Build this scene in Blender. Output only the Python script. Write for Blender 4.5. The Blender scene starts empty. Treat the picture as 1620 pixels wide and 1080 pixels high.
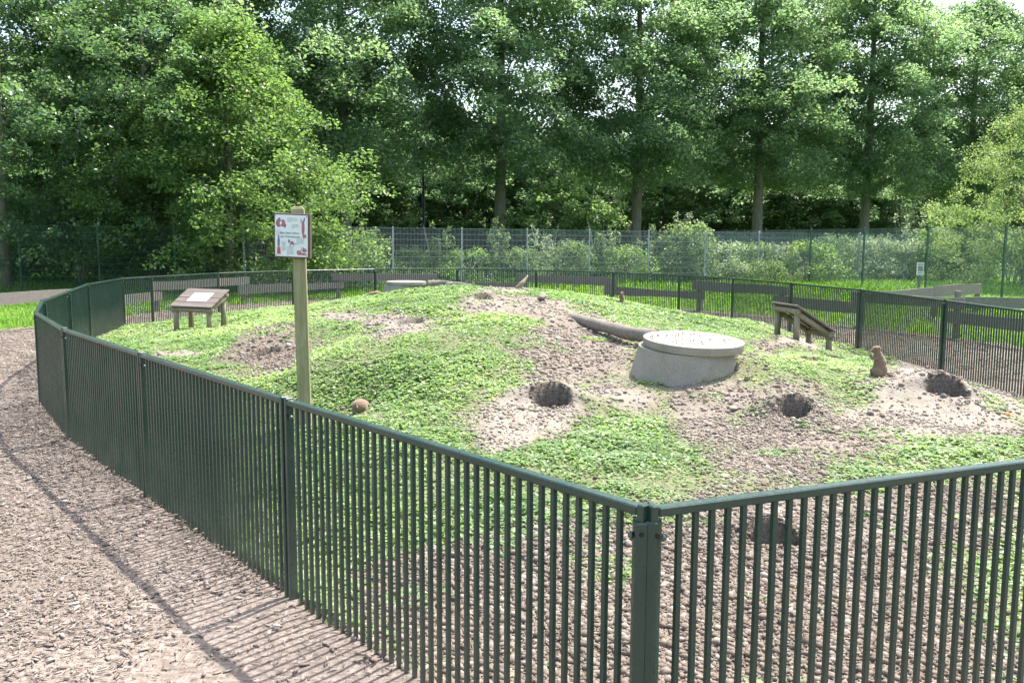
import bpy, bmesh, math, random
import numpy as np
from mathutils import Vector, Matrix
R = math.radians
rng = np.random.default_rng(7)
random.seed(7)
scene = bpy.context.scene
COL = scene.collection

# ------------------------------------------------------------------ camera
E, PITCH, ROLL, F = 1.7443, 0.11308, 0.0043, 1378.6
cam = bpy.data.cameras.new('camera'); cob = bpy.data.objects.new('camera', cam); COL.objects.link(cob)
cob.matrix_world = Matrix.Translation((0, 0, E)) @ Matrix.Rotation(math.pi/2-PITCH, 4, 'X') @ Matrix.Rotation(ROLL, 4, 'Z')
cam.sensor_width = 36; cam.lens = 36*F/1620; cam.clip_start = .1; cam.clip_end = 1500
scene.camera = cob

def ray(px, py):
    x, y = px-810., 540.-py
    c, s = math.cos(ROLL), math.sin(ROLL); x, y = c*x-s*y, s*x+c*y
    return x/F, math.cos(PITCH)+math.sin(PITCH)*y/F, -math.sin(PITCH)+math.cos(PITCH)*y/F
def at(px, py, Y):
    d = ray(px, py); t = Y/d[1]; return Vector((d[0]*t, Y, E+d[2]*t))
def onz(px, py, z):
    d = ray(px, py); t = (z-E)/d[2]; return Vector((d[0]*t, d[1]*t, z))

# ------------------------------------------------------------------ noise
def _h(ix, iy, s):
    n = (ix.astype(np.int64)*374761393 + iy.astype(np.int64)*668265263 + s*1442695041) & 0x7fffffff
    n = (n ^ (n >> 13))*1274126177 & 0x7fffffff
    n = n ^ (n >> 16)
    return (n & 0xffff)/65535.
def vn(x, y, s=0):
    x0 = np.floor(x); y0 = np.floor(y); fx = x-x0; fy = y-y0
    fx = fx*fx*(3-2*fx); fy = fy*fy*(3-2*fy)
    return (_h(x0, y0, s)*(1-fx)+_h(x0+1, y0, s)*fx)*(1-fy)+(_h(x0, y0+1, s)*(1-fx)+_h(x0+1, y0+1, s)*fx)*fy
def fbm(x, y, sc, o=3, s=0):
    r = 0; a = .5
    for i in range(o):
        r = r+a*(vn(x/sc*2**i+17.3*i, y/sc*2**i-9.1*i, s+i)-.5); a *= .55
    return r*2
def sstep(a, b, x):
    t = np.clip((x-a)/(b-a), 0, 1); return t*t*(3-2*t)

# ------------------------------------------------------------------ object helpers
def tag(o, label=None, cat=None, group=None, kind=None):
    for k, v in (('label', label), ('category', cat), ('group', group), ('kind', kind)):
        if v: o[k] = v
    return o
def empty(name, loc, rz=0):
    o = bpy.data.objects.new(name, None); COL.objects.link(o); o.location = loc; o.rotation_euler = (0, 0, rz)
    o.empty_display_size = .1; return o
def link(name, me, mat=None, parent=None):
    o = bpy.data.objects.new(name, me); COL.objects.link(o)
    if mat is not None and not me.materials: me.materials.append(mat)
    if parent: o.parent = parent
    return o
def children(o): return [c for c in COL.objects if c.parent == o]
def copy_tree(o, kids=None):
    c = o.copy(); COL.objects.link(c)
    for ch in (kids if kids is not None else children(o)):
        d = ch.copy(); COL.objects.link(d); d.parent = c
    return c
def np_mesh(name, V, Fc, smooth=False, cols=None):
    """Fc (n,k) int array, cols {attr: per-vertex float or rgb}"""
    me = bpy.data.meshes.new(name); V = np.asarray(V, np.float32); Fc = np.asarray(Fc, np.int32)
    n, k = Fc.shape
    me.vertices.add(len(V)); me.vertices.foreach_set('co', V.ravel())
    me.loops.add(n*k); me.loops.foreach_set('vertex_index', Fc.ravel())
    me.polygons.add(n); me.polygons.foreach_set('loop_start', np.arange(0, n*k, k, dtype=np.int32))
    me.polygons.foreach_set('loop_total', np.full(n, k, np.int32))
    if smooth: me.polygons.foreach_set('use_smooth', np.ones(n, bool))
    me.update(calc_edges=True)
    for a, v in (cols or {}).items():
        v = np.asarray(v, np.float32)
        if v.ndim == 1:
            at_ = me.attributes.new(a, 'FLOAT', 'POINT'); at_.data.foreach_set('value', v)
        else:
            at_ = me.attributes.new(a, 'FLOAT_COLOR', 'POINT')
            at_.data.foreach_set('color', np.concatenate([v, np.ones((len(v), 1), np.float32)], 1).ravel())
    return me
class MB:
    def __init__(s): s.v = []; s.f = []
    def add(s, vs, fs):
        n = len(s.v); s.v += [tuple(v) for v in vs]; s.f += [tuple(i+n for i in f) for f in fs]; return s
    def box(s, c, d, rot=None, M=None):
        hx, hy, hz = d[0]/2, d[1]/2, d[2]/2
        vs = [Vector((x, y, z)) for z in (-hz, hz) for y in (-hy, hy) for x in (-hx, hx)]
        if rot is not None: vs = [rot @ v for v in vs]
        vs = [v+Vector(c) for v in vs]
        if M is not None: vs = [M @ v for v in vs]
        return s.add(vs, [(0, 2, 3, 1), (4, 5, 7, 6), (0, 1, 5, 4), (2, 6, 7, 3), (0, 4, 6, 2), (1, 3, 7, 5)])
    def tube(s, pts, rad, n=10, caps=True, wob=0):
        pts = [Vector(p) for p in pts]; rings = []
        if not hasattr(rad, '__len__'): rad = [rad]*len(pts)
        up = None
        for i, p in enumerate(pts):
            d = (pts[min(i+1, len(pts)-1)]-pts[max(i-1, 0)]).normalized()
            if up is None:
                up = d.orthogonal().normalized()
            up = (up-d*up.dot(d)).normalized(); w = d.cross(up)
            rings.append([p+(up*math.cos(2*math.pi*k/n)+w*math.sin(2*math.pi*k/n))*rad[i]*(1+wob*random.uniform(-1, 1)) for k in range(n)])
        vs = [v for r in rings for v in r]; fs = []
        for i in range(len(pts)-1):
            for k in range(n): a = i*n+k; b = i*n+(k+1) % n; fs.append((a, b, b+n, a+n))
        if caps: fs.append(tuple(reversed(range(n)))); fs.append(tuple(range(len(vs)-n, len(vs))))
        return s.add(vs, fs)
    def build(s, name, mat, parent=None, smooth=False, bevel=0, seg=2):
        me = bpy.data.meshes.new(name); me.from_pydata(s.v, [], s.f)
        bm = bmesh.new(); bm.from_mesh(me)
        if bevel:
            es = [e for e in bm.edges if len(e.link_faces) == 2 and e.calc_face_angle(0) > .6]
            bmesh.ops.bevel(bm, geom=es, offset=bevel, segments=seg, affect='EDGES', profile=.6)
        bmesh.ops.recalc_face_normals(bm, faces=bm.faces); bm.to_mesh(me); bm.free()
        if smooth:
            for p in me.polygons: p.use_smooth = True
        return link(name, me, mat, parent)

# ------------------------------------------------------------------ materials
def newmat(name):
    m = bpy.data.materials.new(name); m.use_nodes = True
    nt = m.node_tree; return m, nt, nt.nodes['Principled BSDF'], nt.nodes['Material Output']
def N(nt, t, **kw):
    n = nt.nodes.new(t)
    for k, v in kw.items():
        if k in n.inputs: n.inputs[k].default_value = v
        else: setattr(n, k, v)
    return n
def L(nt, a, b): nt.links.new(a, b)
def ramp(nt, stops, src):
    r = nt.nodes.new('ShaderNodeValToRGB'); e = r.color_ramp.elements
    while len(e) < len(stops): e.new(.5)
    for i, (p, c) in enumerate(stops): e[i].position = p; e[i].color = (*c, 1)
    L(nt, src, r.inputs[0]); return r.outputs[0]
def tex(nt, kind='noise', scale=5, detail=4, rough=.6, vec=None, dist=0):
    if kind == 'noise':
        n = N(nt, 'ShaderNodeTexNoise'); n.inputs['Detail'].default_value = detail; n.inputs['Roughness'].default_value = rough; n.inputs['Distortion'].default_value = dist
    else: n = N(nt, 'ShaderNodeTexVoronoi')
    n.inputs['Scale'].default_value = scale
    if vec is not None: L(nt, vec, n.inputs['Vector'])
    return n
def coord(nt, which='Object', scale=None, rot=None):
    c = nt.nodes.new('ShaderNodeTexCoord').outputs[which]
    if scale or rot:
        m = nt.nodes.new('ShaderNodeMapping')
        if scale: m.inputs['Scale'].default_value = scale
        if rot: m.inputs['Rotation'].default_value = rot
        L(nt, c, m.inputs[0]); c = m.outputs[0]
    return c
def mix(nt, fac, a, b, blend='MIX'):
    m = nt.nodes.new('ShaderNodeMix'); m.data_type = 'RGBA'; m.blend_type = blend
    for s, v in ((m.inputs[0], fac), (m.inputs[6], a), (m.inputs[7], b)):
        if hasattr(v, 'is_linked') or hasattr(v, 'links'): L(nt, v, s)
        elif isinstance(v, tuple): s.default_value = (*v, 1)
        else: s.default_value = v
    return m.outputs[2]
def math_(nt, op, a, b=None, clamp=False):
    m = nt.nodes.new('ShaderNodeMath'); m.operation = op; m.use_clamp = clamp
    for s, v in ((m.inputs[0], a), (m.inputs[1], b)):
        if v is None: continue
        if hasattr(v, 'links'): L(nt, v, s)
        else: s.default_value = v
    return m.outputs[0]
def bump(nt, bs, h, strength=.5, dist=.01, prev=None):
    b = nt.nodes.new('ShaderNodeBump'); b.inputs['Strength'].default_value = strength; b.inputs['Distance'].default_value = dist
    L(nt, h, b.inputs['Height'])
    if prev is not None: L(nt, prev, b.inputs['Normal'])
    L(nt, b.outputs[0], bs.inputs['Normal']); return b.outputs[0]
def attr(nt, name):
    a = nt.nodes.new('ShaderNodeAttribute'); a.attribute_name = name; return a

def leaf_mat(name, c1, c2, c3, trans=.45, rough=.5, spec=.35, ttint=(1.0, 1.1, .62)):
    m, nt, bs, out = newmat(name)
    a = attr(nt, 'tint')
    col = ramp(nt, [(0, c1), (.5, c2), (1, c3)], a.outputs['Fac'])
    L(nt, col, bs.inputs['Base Color']); bs.inputs['Roughness'].default_value = rough
    bs.inputs['Specular IOR Level'].default_value = spec
    tr = nt.nodes.new('ShaderNodeBsdfTranslucent')
    tc = mix(nt, 1.0, col, ttint, 'MULTIPLY'); 
    tc2 = mix(nt, 1.0, tc, (2.4, 2.4, 2.4), 'MULTIPLY')
    L(nt, tc2, tr.inputs['Color'])
    ms = nt.nodes.new('ShaderNodeMixShader'); ms.inputs[0].default_value = trans
    L(nt, bs.outputs[0], ms.inputs[1]); L(nt, tr.outputs[0], ms.inputs[2]); L(nt, ms.outputs[0], out.inputs[0])
    return m

def soil_mat():
    m, nt, bs, out = newmat('soil'); c = coord(nt)
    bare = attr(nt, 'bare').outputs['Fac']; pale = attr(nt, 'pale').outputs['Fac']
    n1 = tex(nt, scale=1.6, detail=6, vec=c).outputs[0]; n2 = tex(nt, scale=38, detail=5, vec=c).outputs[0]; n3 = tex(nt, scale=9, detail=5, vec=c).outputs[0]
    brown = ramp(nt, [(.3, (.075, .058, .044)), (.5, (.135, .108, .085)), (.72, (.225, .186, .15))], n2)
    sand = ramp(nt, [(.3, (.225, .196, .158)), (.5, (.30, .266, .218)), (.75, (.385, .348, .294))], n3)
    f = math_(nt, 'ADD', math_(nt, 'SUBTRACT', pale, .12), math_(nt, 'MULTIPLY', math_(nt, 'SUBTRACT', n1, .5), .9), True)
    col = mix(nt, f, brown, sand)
    lit = ramp(nt, [(.3, (.09, .10, .05)), (.6, (.16, .17, .09)), (.8, (.24, .23, .15))], n2)
    col = mix(nt, bare, lit, col)
    L(nt, col, bs.inputs['Base Color']); bs.inputs['Roughness'].default_value = .95; bs.inputs['Specular IOR Level'].default_value = .1
    v = tex(nt, 'vor', scale=45, vec=c).outputs[0]
    b1 = bump(nt, bs, v, .5, .012); bump(nt, bs, n2, .6, .015, b1)
    return m
def clod_mat():
    m, nt, bs, out = newmat('clod'); a = attr(nt, 'tint').outputs['Fac']
    col = ramp(nt, [(0, (.085, .066, .05)), (.5, (.18, .148, .118)), (1, (.37, .328, .275))], a)
    n = tex(nt, scale=120, detail=3, vec=coord(nt)).outputs[0]
    col = mix(nt, .35, col, ramp(nt, [(.3, (.13, .10, .08)), (.7, (.33, .27, .22))], n))
    L(nt, col, bs.inputs['Base Color']); bs.inputs['Roughness'].default_value = .95; bs.inputs['Specular IOR Level'].default_value = .1
    bump(nt, bs, n, .5, .004); return m
def chip_ground_mat():
    m, nt, bs, out = newmat('woodchip_ground'); c = coord(nt)
    wv = nt.nodes.new('ShaderNodeTexNoise'); wv.inputs['Scale'].default_value = 6; L(nt, c, wv.inputs[0])
    cc = mix(nt, .12, c, wv.outputs['Color'])
    outs = []
    for rot, sc in ((.3, (20, 62, 30)), (1.9, (24, 70, 30)), (2.7, (55, 20, 30))):
        v = tex(nt, 'vor', scale=1, vec=coord(nt, scale=sc, rot=(0, 0, rot))); outs.append(v)
    cr = [ramp(nt, [(0, (.11, .088, .072)), (.45, (.195, .163, .138)), (.8, (.262, .222, .19)), (1, (.34, .296, .258))], o.outputs['Color']) for o in outs]
    n1 = tex(nt, scale=14, detail=3, vec=c).outputs[0]
    col = mix(nt, ramp(nt, [(.42, (0, 0, 0)), (.52, (1, 1, 1))], n1), cr[0], cr[1])
    n2 = tex(nt, scale=11, detail=3, vec=coord(nt, scale=(1, 1.3, 1))).outputs[0]
    col = mix(nt, ramp(nt, [(.5, (0, 0, 0)), (.58, (1, 1, 1))], n2), col, cr[2])
    big = tex(nt, scale=.9, detail=5, vec=c).outputs[0]
    col = mix(nt, 1., col, ramp(nt, [(.3, (.72, .7, .68)), (.65, (1.08, 1.06, 1.04))], big), 'MULTIPLY')
    L(nt, col, bs.inputs['Base Color']); bs.inputs['Roughness'].default_value = .9; bs.inputs['Specular IOR Level'].default_value = .15
    b1 = bump(nt, bs, outs[0].outputs['Distance'], .45, .012); b2 = bump(nt, bs, outs[2].outputs['Distance'], .4, .012, b1)
    bump(nt, bs, tex(nt, scale=70, vec=c).outputs[0], .5, .01, b2); return m
def chip_mat():
    m, nt, bs, out = newmat('wood_chip'); a = attr(nt, 'tint').outputs['Fac']
    col = ramp(nt, [(0, (.075, .056, .043)), (.35, (.175, .142, .117)), (.75, (.275, .236, .2)), (1, (.5, .455, .40))], a)
    L(nt, col, bs.inputs['Base Color']); bs.inputs['Roughness'].default_value = .85; bs.inputs['Specular IOR Level'].default_value = .15
    return m
def lawn_mat():
    m, nt, bs, out = newmat('lawn'); c = coord(nt)
    n1 = tex(nt, scale=.7, detail=5, vec=c).outputs[0]; n2 = tex(nt, scale=25, detail=4, vec=c).outputs[0]
    a = ramp(nt, [(.3, (.045, .1, .018)), (.55, (.085, .17, .03)), (.75, (.13, .22, .045))], n2)
    b = ramp(nt, [(.3, (.06, .11, .02)), (.7, (.15, .22, .05))], n2)
    L(nt, mix(nt, n1, a, b), bs.inputs['Base Color']); bs.inputs['Roughness'].default_value = .9; bs.inputs['Specular IOR Level'].default_value = .1
    bump(nt, bs, n2, .8, .03); return m
def paint_mat(name, col, rough=.32, dusty=True):
    m, nt, bs, out = newmat(name); c = coord(nt)
    n = tex(nt, scale=3.5, detail=6, vec=c).outputs[0]; n2 = tex(nt, scale=60, detail=3, vec=c).outputs[0]
    cc = col
    if dusty:
        f = math_(nt, 'MULTIPLY', ramp(nt, [(.42, (0, 0, 0)), (.8, (1, 1, 1))], n), .3)
        cc = mix(nt, f, col, (.09, .10, .08))
        # dust splashed on the lowest half metre
        gp = nt.nodes.new('ShaderNodeNewGeometry'); sp = nt.nodes.new('ShaderNodeSeparateXYZ'); L(nt, gp.outputs['Position'], sp.inputs[0])
        mr = nt.nodes.new('ShaderNodeMapRange'); L(nt, sp.outputs['Z'], mr.inputs[0])
        mr.inputs[1].default_value = 0; mr.inputs[2].default_value = .55; mr.inputs[3].default_value = .5; mr.inputs[4].default_value = 0
        cc = mix(nt, math_(nt, 'MULTIPLY', mr.outputs[0], n), cc, (.25, .22, .18))
        L(nt, cc, bs.inputs['Base Color'])
    else: bs.inputs['Base Color'].default_value = (*col, 1)
    r = ramp(nt, [(.3, (rough-.08,)*3), (.7, (rough+.15,)*3)], n2); L(nt, r, bs.inputs['Roughness'])
    bs.inputs['Specular IOR Level'].default_value = .5
    return m
def wood_mat(name, c1, c2, c3, axis=0, green=0, rough=.8):
    m, nt, bs, out = newmat(name)
    sc = [14, 14, 14]; sc[axis] = .9
    c = coord(nt, scale=tuple(sc)); w = tex(nt, scale=2.2, detail=7, rough=.65, vec=c, dist=.8).outputs[0]
    fine = tex(nt, scale=9, detail=5, vec=c).outputs[0]
    col = ramp(nt, [(.3, c1), (.5, c2), (.72, c3)], w)
    col = mix(nt, .35, col, ramp(nt, [(.35, c1), (.7, c3)], fine))
    if green:
        g = tex(nt, scale=5, detail=5, vec=coord(nt)).outputs[0]
        col = mix(nt, math_(nt, 'MULTIPLY', ramp(nt, [(.4, (0, 0, 0)), (.65, (1, 1, 1))], g), green), col, (.17, .2, .07))
    L(nt, col, bs.inputs['Base Color']); bs.inputs['Roughness'].default_value = rough; bs.inputs['Specular IOR Level'].default_value = .2
    b1 = bump(nt, bs, w, .5, .008); bump(nt, bs, fine, .5, .003, b1); return m
def plain(name, col, rough=.7, metal=0, nscale=20, var=.25, bmp=.2, bd=.004):
    m, nt, bs, out = newmat(name); n = tex(nt, scale=nscale, detail=6, vec=coord(nt)).outputs[0]
    lo = tuple(x*(1-var) for x in col); hi = tuple(min(1, x*(1+var)) for x in col)
    L(nt, ramp(nt, [(.3, lo), (.7, hi)], n), bs.inputs['Base Color']); bs.inputs['Roughness'].default_value = rough
    bs.inputs['Metallic'].default_value = metal; bs.inputs['Specular IOR Level'].default_value = .3
    if bmp: bump(nt, bs, n, bmp, bd)
    return m
def concrete_mat():
    m, nt, bs, out = newmat('concrete'); c = coord(nt)
    a = tex(nt, scale=3, detail=6, vec=c).outputs[0]; b = tex(nt, scale=70, detail=4, vec=c).outputs[0]
    col = ramp(nt, [(.3, (.20, .182, .14)), (.5, (.285, .262, .208)), (.72, (.36, .335, .27))], a)
    col = mix(nt, .4, col, ramp(nt, [(.35, (.19, .172, .135)), (.65, (.38, .355, .29))], b))
    st = tex(nt, scale=6, detail=5, vec=coord(nt, scale=(1, 1, .35))).outputs[0]
    col = mix(nt, math_(nt, 'MULTIPLY', ramp(nt, [(.55, (0, 0, 0)), (.7, (1, 1, 1))], st), .4), col, (.2, .17, .11))
    L(nt, col, bs.inputs['Base Color']); bs.inputs['Roughness'].default_value = .92; bs.inputs['Specular IOR Level'].default_value = .15
    b1 = bump(nt, bs, b, .4, .006); bump(nt, bs, a, .3, .02, b1); return m
def bark_mat():
    m, nt, bs, out = newmat('bark'); a = tex(nt, scale=1.6, detail=8, rough=.7, vec=coord(nt, scale=(9, 9, 1.6))).outputs[0]
    b = tex(nt, scale=1.1, detail=4, vec=coord(nt)).outputs[0]
    col = ramp(nt, [(.3, (.12, .11, .085)), (.55, (.24, .22, .17)), (.75, (.36, .33, .26))], a)
    col = mix(nt, math_(nt, 'MULTIPLY', ramp(nt, [(.4, (0, 0, 0)), (.65, (1, 1, 1))], b), .5), col, (.12, .15, .07))
    L(nt, col, bs.inputs['Base Color']); bs.inputs['Roughness'].default_value = .95; bs.inputs['Specular IOR Level'].default_value = .1
    bump(nt, bs, a, .8, .04); return m
def fur_mat(name, base, dark):
    m, nt, bs, out = newmat(name); c = coord(nt, scale=(1, 1, .45))
    n = tex(nt, scale=320, detail=4, vec=c).outputs[0]; g = tex(nt, scale=12, detail=3, vec=coord(nt)).outputs[0]
    col = ramp(nt, [(.3, dark), (.6, base), (.8, tuple(min(1, x*1.35) for x in base))], n)
    col = mix(nt, math_(nt, 'MULTIPLY', g, .5), col, tuple(x*1.15 for x in base))
    L(nt, col, bs.inputs['Base Color']); bs.inputs['Roughness'].default_value = .9; bs.inputs['Specular IOR Level'].default_value = .1
    bs.inputs['Sheen Weight'].default_value = .3
    bump(nt, bs, n, .5, .003); return m

M = dict(
    soil=soil_mat(), clod=clod_mat(), chipg=chip_ground_mat(), chip=chip_mat(), lawn=lawn_mat(),
    fence=paint_mat('fence_green_paint', (.0115, .040, .027), .3), bolt=plain('bolt_steel', (.1, .12, .12), .4, .8, bmp=0),
    galv=plain('galvanised_wire', (.38, .43, .44), .45, .6, nscale=8, bmp=0), gmesh=plain('green_wire', (.045, .095, .06), .5, nscale=8, bmp=0),
    gmesh2=plain('grey_green_wire', (.22, .29, .26), .5, .3, nscale=8, bmp=0),
    concrete=concrete_mat(), bark=bark_mat(),
    plank=wood_mat('weathered_plank', (.12, .108, .09), (.2, .182, .155), (.30, .28, .245), 0),
    postwood=wood_mat('green_treated_post', (.2, .175, .085), (.31, .28, .15), (.42, .39, .24), 2, .45),
    logwood=wood_mat('bleached_log', (.10, .085, .068), (.19, .165, .135), (.31, .28, .235), 0, .1),
    rail=wood_mat('lectern_log', (.16, .13, .08), (.27, .225, .145), (.39, .34, .24), 2, .25),
    board=wood_mat('brown_board', (.10, .08, .068), (.17, .138, .118), (.27, .232, .205), 0),
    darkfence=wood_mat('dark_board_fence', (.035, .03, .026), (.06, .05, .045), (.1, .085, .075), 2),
    stone=plain('pale_stone', (.27, .225, .17), .9, nscale=9, var=.3, bmp=.5, bd=.02),
    greystone=plain('grey_stone', (.19, .165, .135), .9, nscale=9, var=.4, bmp=.5, bd=.02),
    carrot=plain('carrot', (.6, .16, .04), .6), white=plain('poster_white', (.72, .76, .74), .45, var=.03, bmp=0),
    ink=plain('grey_ink', (.16, .19, .18), .7, bmp=0), inkl=plain('light_ink', (.40, .44, .42), .7, bmp=0),
    pinkfur=plain('picture_brown', (.42, .16, .17), .7, nscale=60, var=.5, bmp=0), red=plain('picture_red', (.6, .12, .13), .7, bmp=0),
    pgrey=plain('picture_grey', (.22, .22, .27), .7, nscale=60, var=.5, bmp=0), frame=wood_mat('sign_frame', (.07, .05, .045), (.12, .085, .07), (.18, .14, .12), 0),
    lamp=plain('lamp_pole_paint', (.05, .065, .08), .4, .3, bmp=0),
    fur=fur_mat('prairie_dog_fur', (.21, .145, .092), (.135, .09, .058)), eye=plain('dark_eye', (.01, .008, .006), .15, bmp=0),
    cover=leaf_mat('ground_cover_leaf', (.085, .145, .055), (.165, .245, .10), (.31, .36, .18), .36, .45, .4),
    grass=leaf_mat('grass_blade', (.07, .14, .025), (.14, .24, .045), (.24, .32, .09), .42, .5, .35),
    linden=leaf_mat('linden_leaf', (.088, .136, .096), (.125, .178, .118), (.175, .225, .14), .58, .42, .5),
    wood=leaf_mat('woodland_leaf', (.065, .108, .078), (.098, .15, .10), (.135, .185, .118), .48, .45, .4),
    darkleaf=leaf_mat('dark_shrub_leaf', (.055, .10, .058), (.085, .14, .075), (.145, .20, .105), .42, .34, .7),
    lightleaf=leaf_mat('hazel_leaf', (.07, .12, .048), (.11, .17, .066), (.18, .24, .095), .45, .42, .4),
    feather=leaf_mat('feathery_leaf', (.1, .145, .065), (.16, .21, .09), (.25, .3, .14), .4, .5, .4),
    shrub=leaf_mat('shrub_leaf', (.07, .11, .06), (.115, .165, .085), (.2, .25, .13), .35, .5, .4),
    silver=leaf_mat('silvery_leaf', (.15, .19, .145), (.24, .29, .22), (.38, .42, .34), .3, .5, .4),
    straw=leaf_mat('straw_and_blades', (.09, .16, .05), (.24, .25, .12), (.46, .41, .28), .25, .6, .3, (1, 1, .8)),
    twig=plain('grey_twig', (.3, .27, .23), .9, nscale=15, bmp=.3))

# ------------------------------------------------------------------ fence ring plan
TOPS = [(1025, 802), (453, 630), (224, 558), (101, 519), (56.4, 492.8), (66.7, 474.8), (106.7, 460.3), (137.8, 448.9), (193.3, 439.6),
        (239.3, 437), (344.4, 431.4), (462.7, 427.5), (593.3, 425.3), (723.5, 424.9), (848.3, 427), (970.5, 430.4), (1075, 434.7),
        (1160, 439.6), (1253, 447.4), (1363, 457.5), (1497, 474.3)]
RING = [onz(x, y, 1.0).xy for x, y in TOPS]
p0 = RING[0]; pr = onz(1620, 727, 1.0).xy; dr = (pr-p0).normalized()
RING += [Vector((5.87, 9.3)), Vector((5.35, 7.0)), Vector((4.2, 5.0)), p0+dr*2.24]
RA = np.array([tuple(p) for p in RING])

def sdist(x, y, P):
    """distance to polygon edge, positive inside"""
    x = np.asarray(x, float); y = np.asarray(y, float); d = np.full(x.shape, 1e9); ins = np.zeros(x.shape, bool)
    for i in range(len(P)):
        ax, ay = P[i]; bx, by = P[(i+1) % len(P)]; ex, ey = bx-ax, by-ay
        t = np.clip(((x-ax)*ex+(y-ay)*ey)/(ex*ex+ey*ey), 0, 1)
        d = np.minimum(d, np.hypot(x-ax-t*ex, y-ay-t*ey))
        c = (ay > y) != (by > y)
        xi = ax+(y-ay)*ex/(ey if abs(ey) > 1e-9 else 1e-9)
        ins ^= c & (x < xi)
    return np.where(ins, d, -d)

# mound heights: photo point + distance
CP = [(483, 680, 7.5), (570, 655, 8.3), (700, 700, 6.7), (870, 640, 8.0), (1060, 611, 8.3), (1256, 650, 7.7), (1225, 850, 4.9),
      (1500, 612, 9.2), (1500, 690, 7.0), (1388, 597, 10.3), (1290, 566, 12.3), (1305, 561, 13.3), (1259, 538, 13.3), (1223, 531, 14.07),
      (1150, 548, 10.5), (1000, 541, 10), (885, 494, 12.8), (870, 520, 10.7), (760, 452, 14.5), (760, 475, 12.3), (700, 454, 15),
      (700, 520, 10.2), (640, 515, 10.7), (640, 457, 16), (600, 463, 17), (600, 560, 9.2), (600, 605, 8.4), (700, 605, 8), (800, 565, 9),
      (540, 472, 17.5), (500, 482, 17.5), (500, 560, 9.8), (430, 550, 11.5), (430, 600, 9.6), (350, 560, 12), (300, 524, 15.8), (340, 521, 16.1),
      (400, 500, 18), (250, 560, 12.6), (960, 468, 16), (1000, 474, 16), (1040, 482, 16.5), (1075, 493, 17), (1110, 502, 17), (1200, 505, 16),
      (1150, 522, 13), (900, 750, 5.7), (1400, 640, 8.0), (900, 462, 15.5), (820, 457, 15), (1100, 780, 5.5), (1350, 720, 6.4),
      (950, 600, 8.8), (1166, 558, 8.95), (1195, 577, 8.7), (1130, 596, 8.4), (1000, 592, 8.6)]
cps = [(lambda v, Y: (v[0], v[1], v[2]-(.03+.0035*Y if v[2] > .25 else 0)))(tuple(at(*c)), c[2]) for c in CP] + [(-2.2, 20.5, .5), (-2.7, 21.9, .36), (-1, 18.5, .72), (.8, 20, .4), (-4.5, 21, .25)]
for i in range(len(RA)):
    a = RA[i]; b = RA[(i+1) % len(RA)]; cps.append((*a, 0.0)); cps.append((*(a+b)/2, 0.0))
cps = np.array(cps)
def tps_fit(P, lam=.08):
    n = len(P); d = np.hypot(P[:, None, 0]-P[None, :, 0], P[:, None, 1]-P[None, :, 1]); K = np.where(d > 0, d*d*np.log(d+1e-12), 0)+lam*np.eye(n)
    A = np.zeros((n+3, n+3)); A[:n, :n] = K; A[:n, n] = 1; A[:n, n+1:] = P[:, :2]; A[n:, :n] = A[:n, n:].T
    return np.linalg.solve(A, np.concatenate([P[:, 2], [0, 0, 0]]))
W = tps_fit(cps)
GX = np.arange(-9.5, 8, .12); GY = np.arange(1, 26.5, .12)
gx, gy = np.meshgrid(GX, GY, indexing='ij')
GZ = W[-3]+W[-2]*gx+W[-1]*gy
for (cx, cy, _), w in zip(cps, W[:-3]):
    r2 = (gx-cx)**2+(gy-cy)**2+1e-12; GZ = GZ+w*r2*np.log(r2)*.5
gd = sdist(gx, gy, RA)
GZ = np.maximum(GZ, 0)*sstep(-.05, .7, gd)+.004
def Hb(x, y):
    x = np.asarray(x, float); y = np.asarray(y, float)
    u = np.clip((x-GX[0])/.12, 0, len(GX)-1.001); v = np.clip((y-GY[0])/.12, 0, len(GY)-1.001)
    i = u.astype(int); j = v.astype(int); a = u-i; b = v-j
    return (GZ[i, j]*(1-a)+GZ[i+1, j]*a)*(1-b)+(GZ[i, j+1]*(1-a)+GZ[i+1, j+1]*a)*b
def hit(px, py):
    d = ray(px, py)
    t = np.arange(2.2, 28, .01)/d[1]; z = E+d[2]*t; h = Hb(d[0]*t, d[1]*t); k = np.argmax(z <= h)
    if z[k] > h[k]: k = len(t)-1
    return d[0]*t[k], d[1]*t[k]
def hitz(px, py):
    d = ray(px, py); t = np.arange(2.2, 28, .01)/d[1]; z = E+d[2]*t; h = H(d[0]*t, d[1]*t); k = int(np.argmax(z <= h))
    if z[k] > h[k]: return Vector((*hit(px, py), 0))
    return Vector((d[0]*t[k], d[1]*t[k], float(h[k])))

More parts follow.
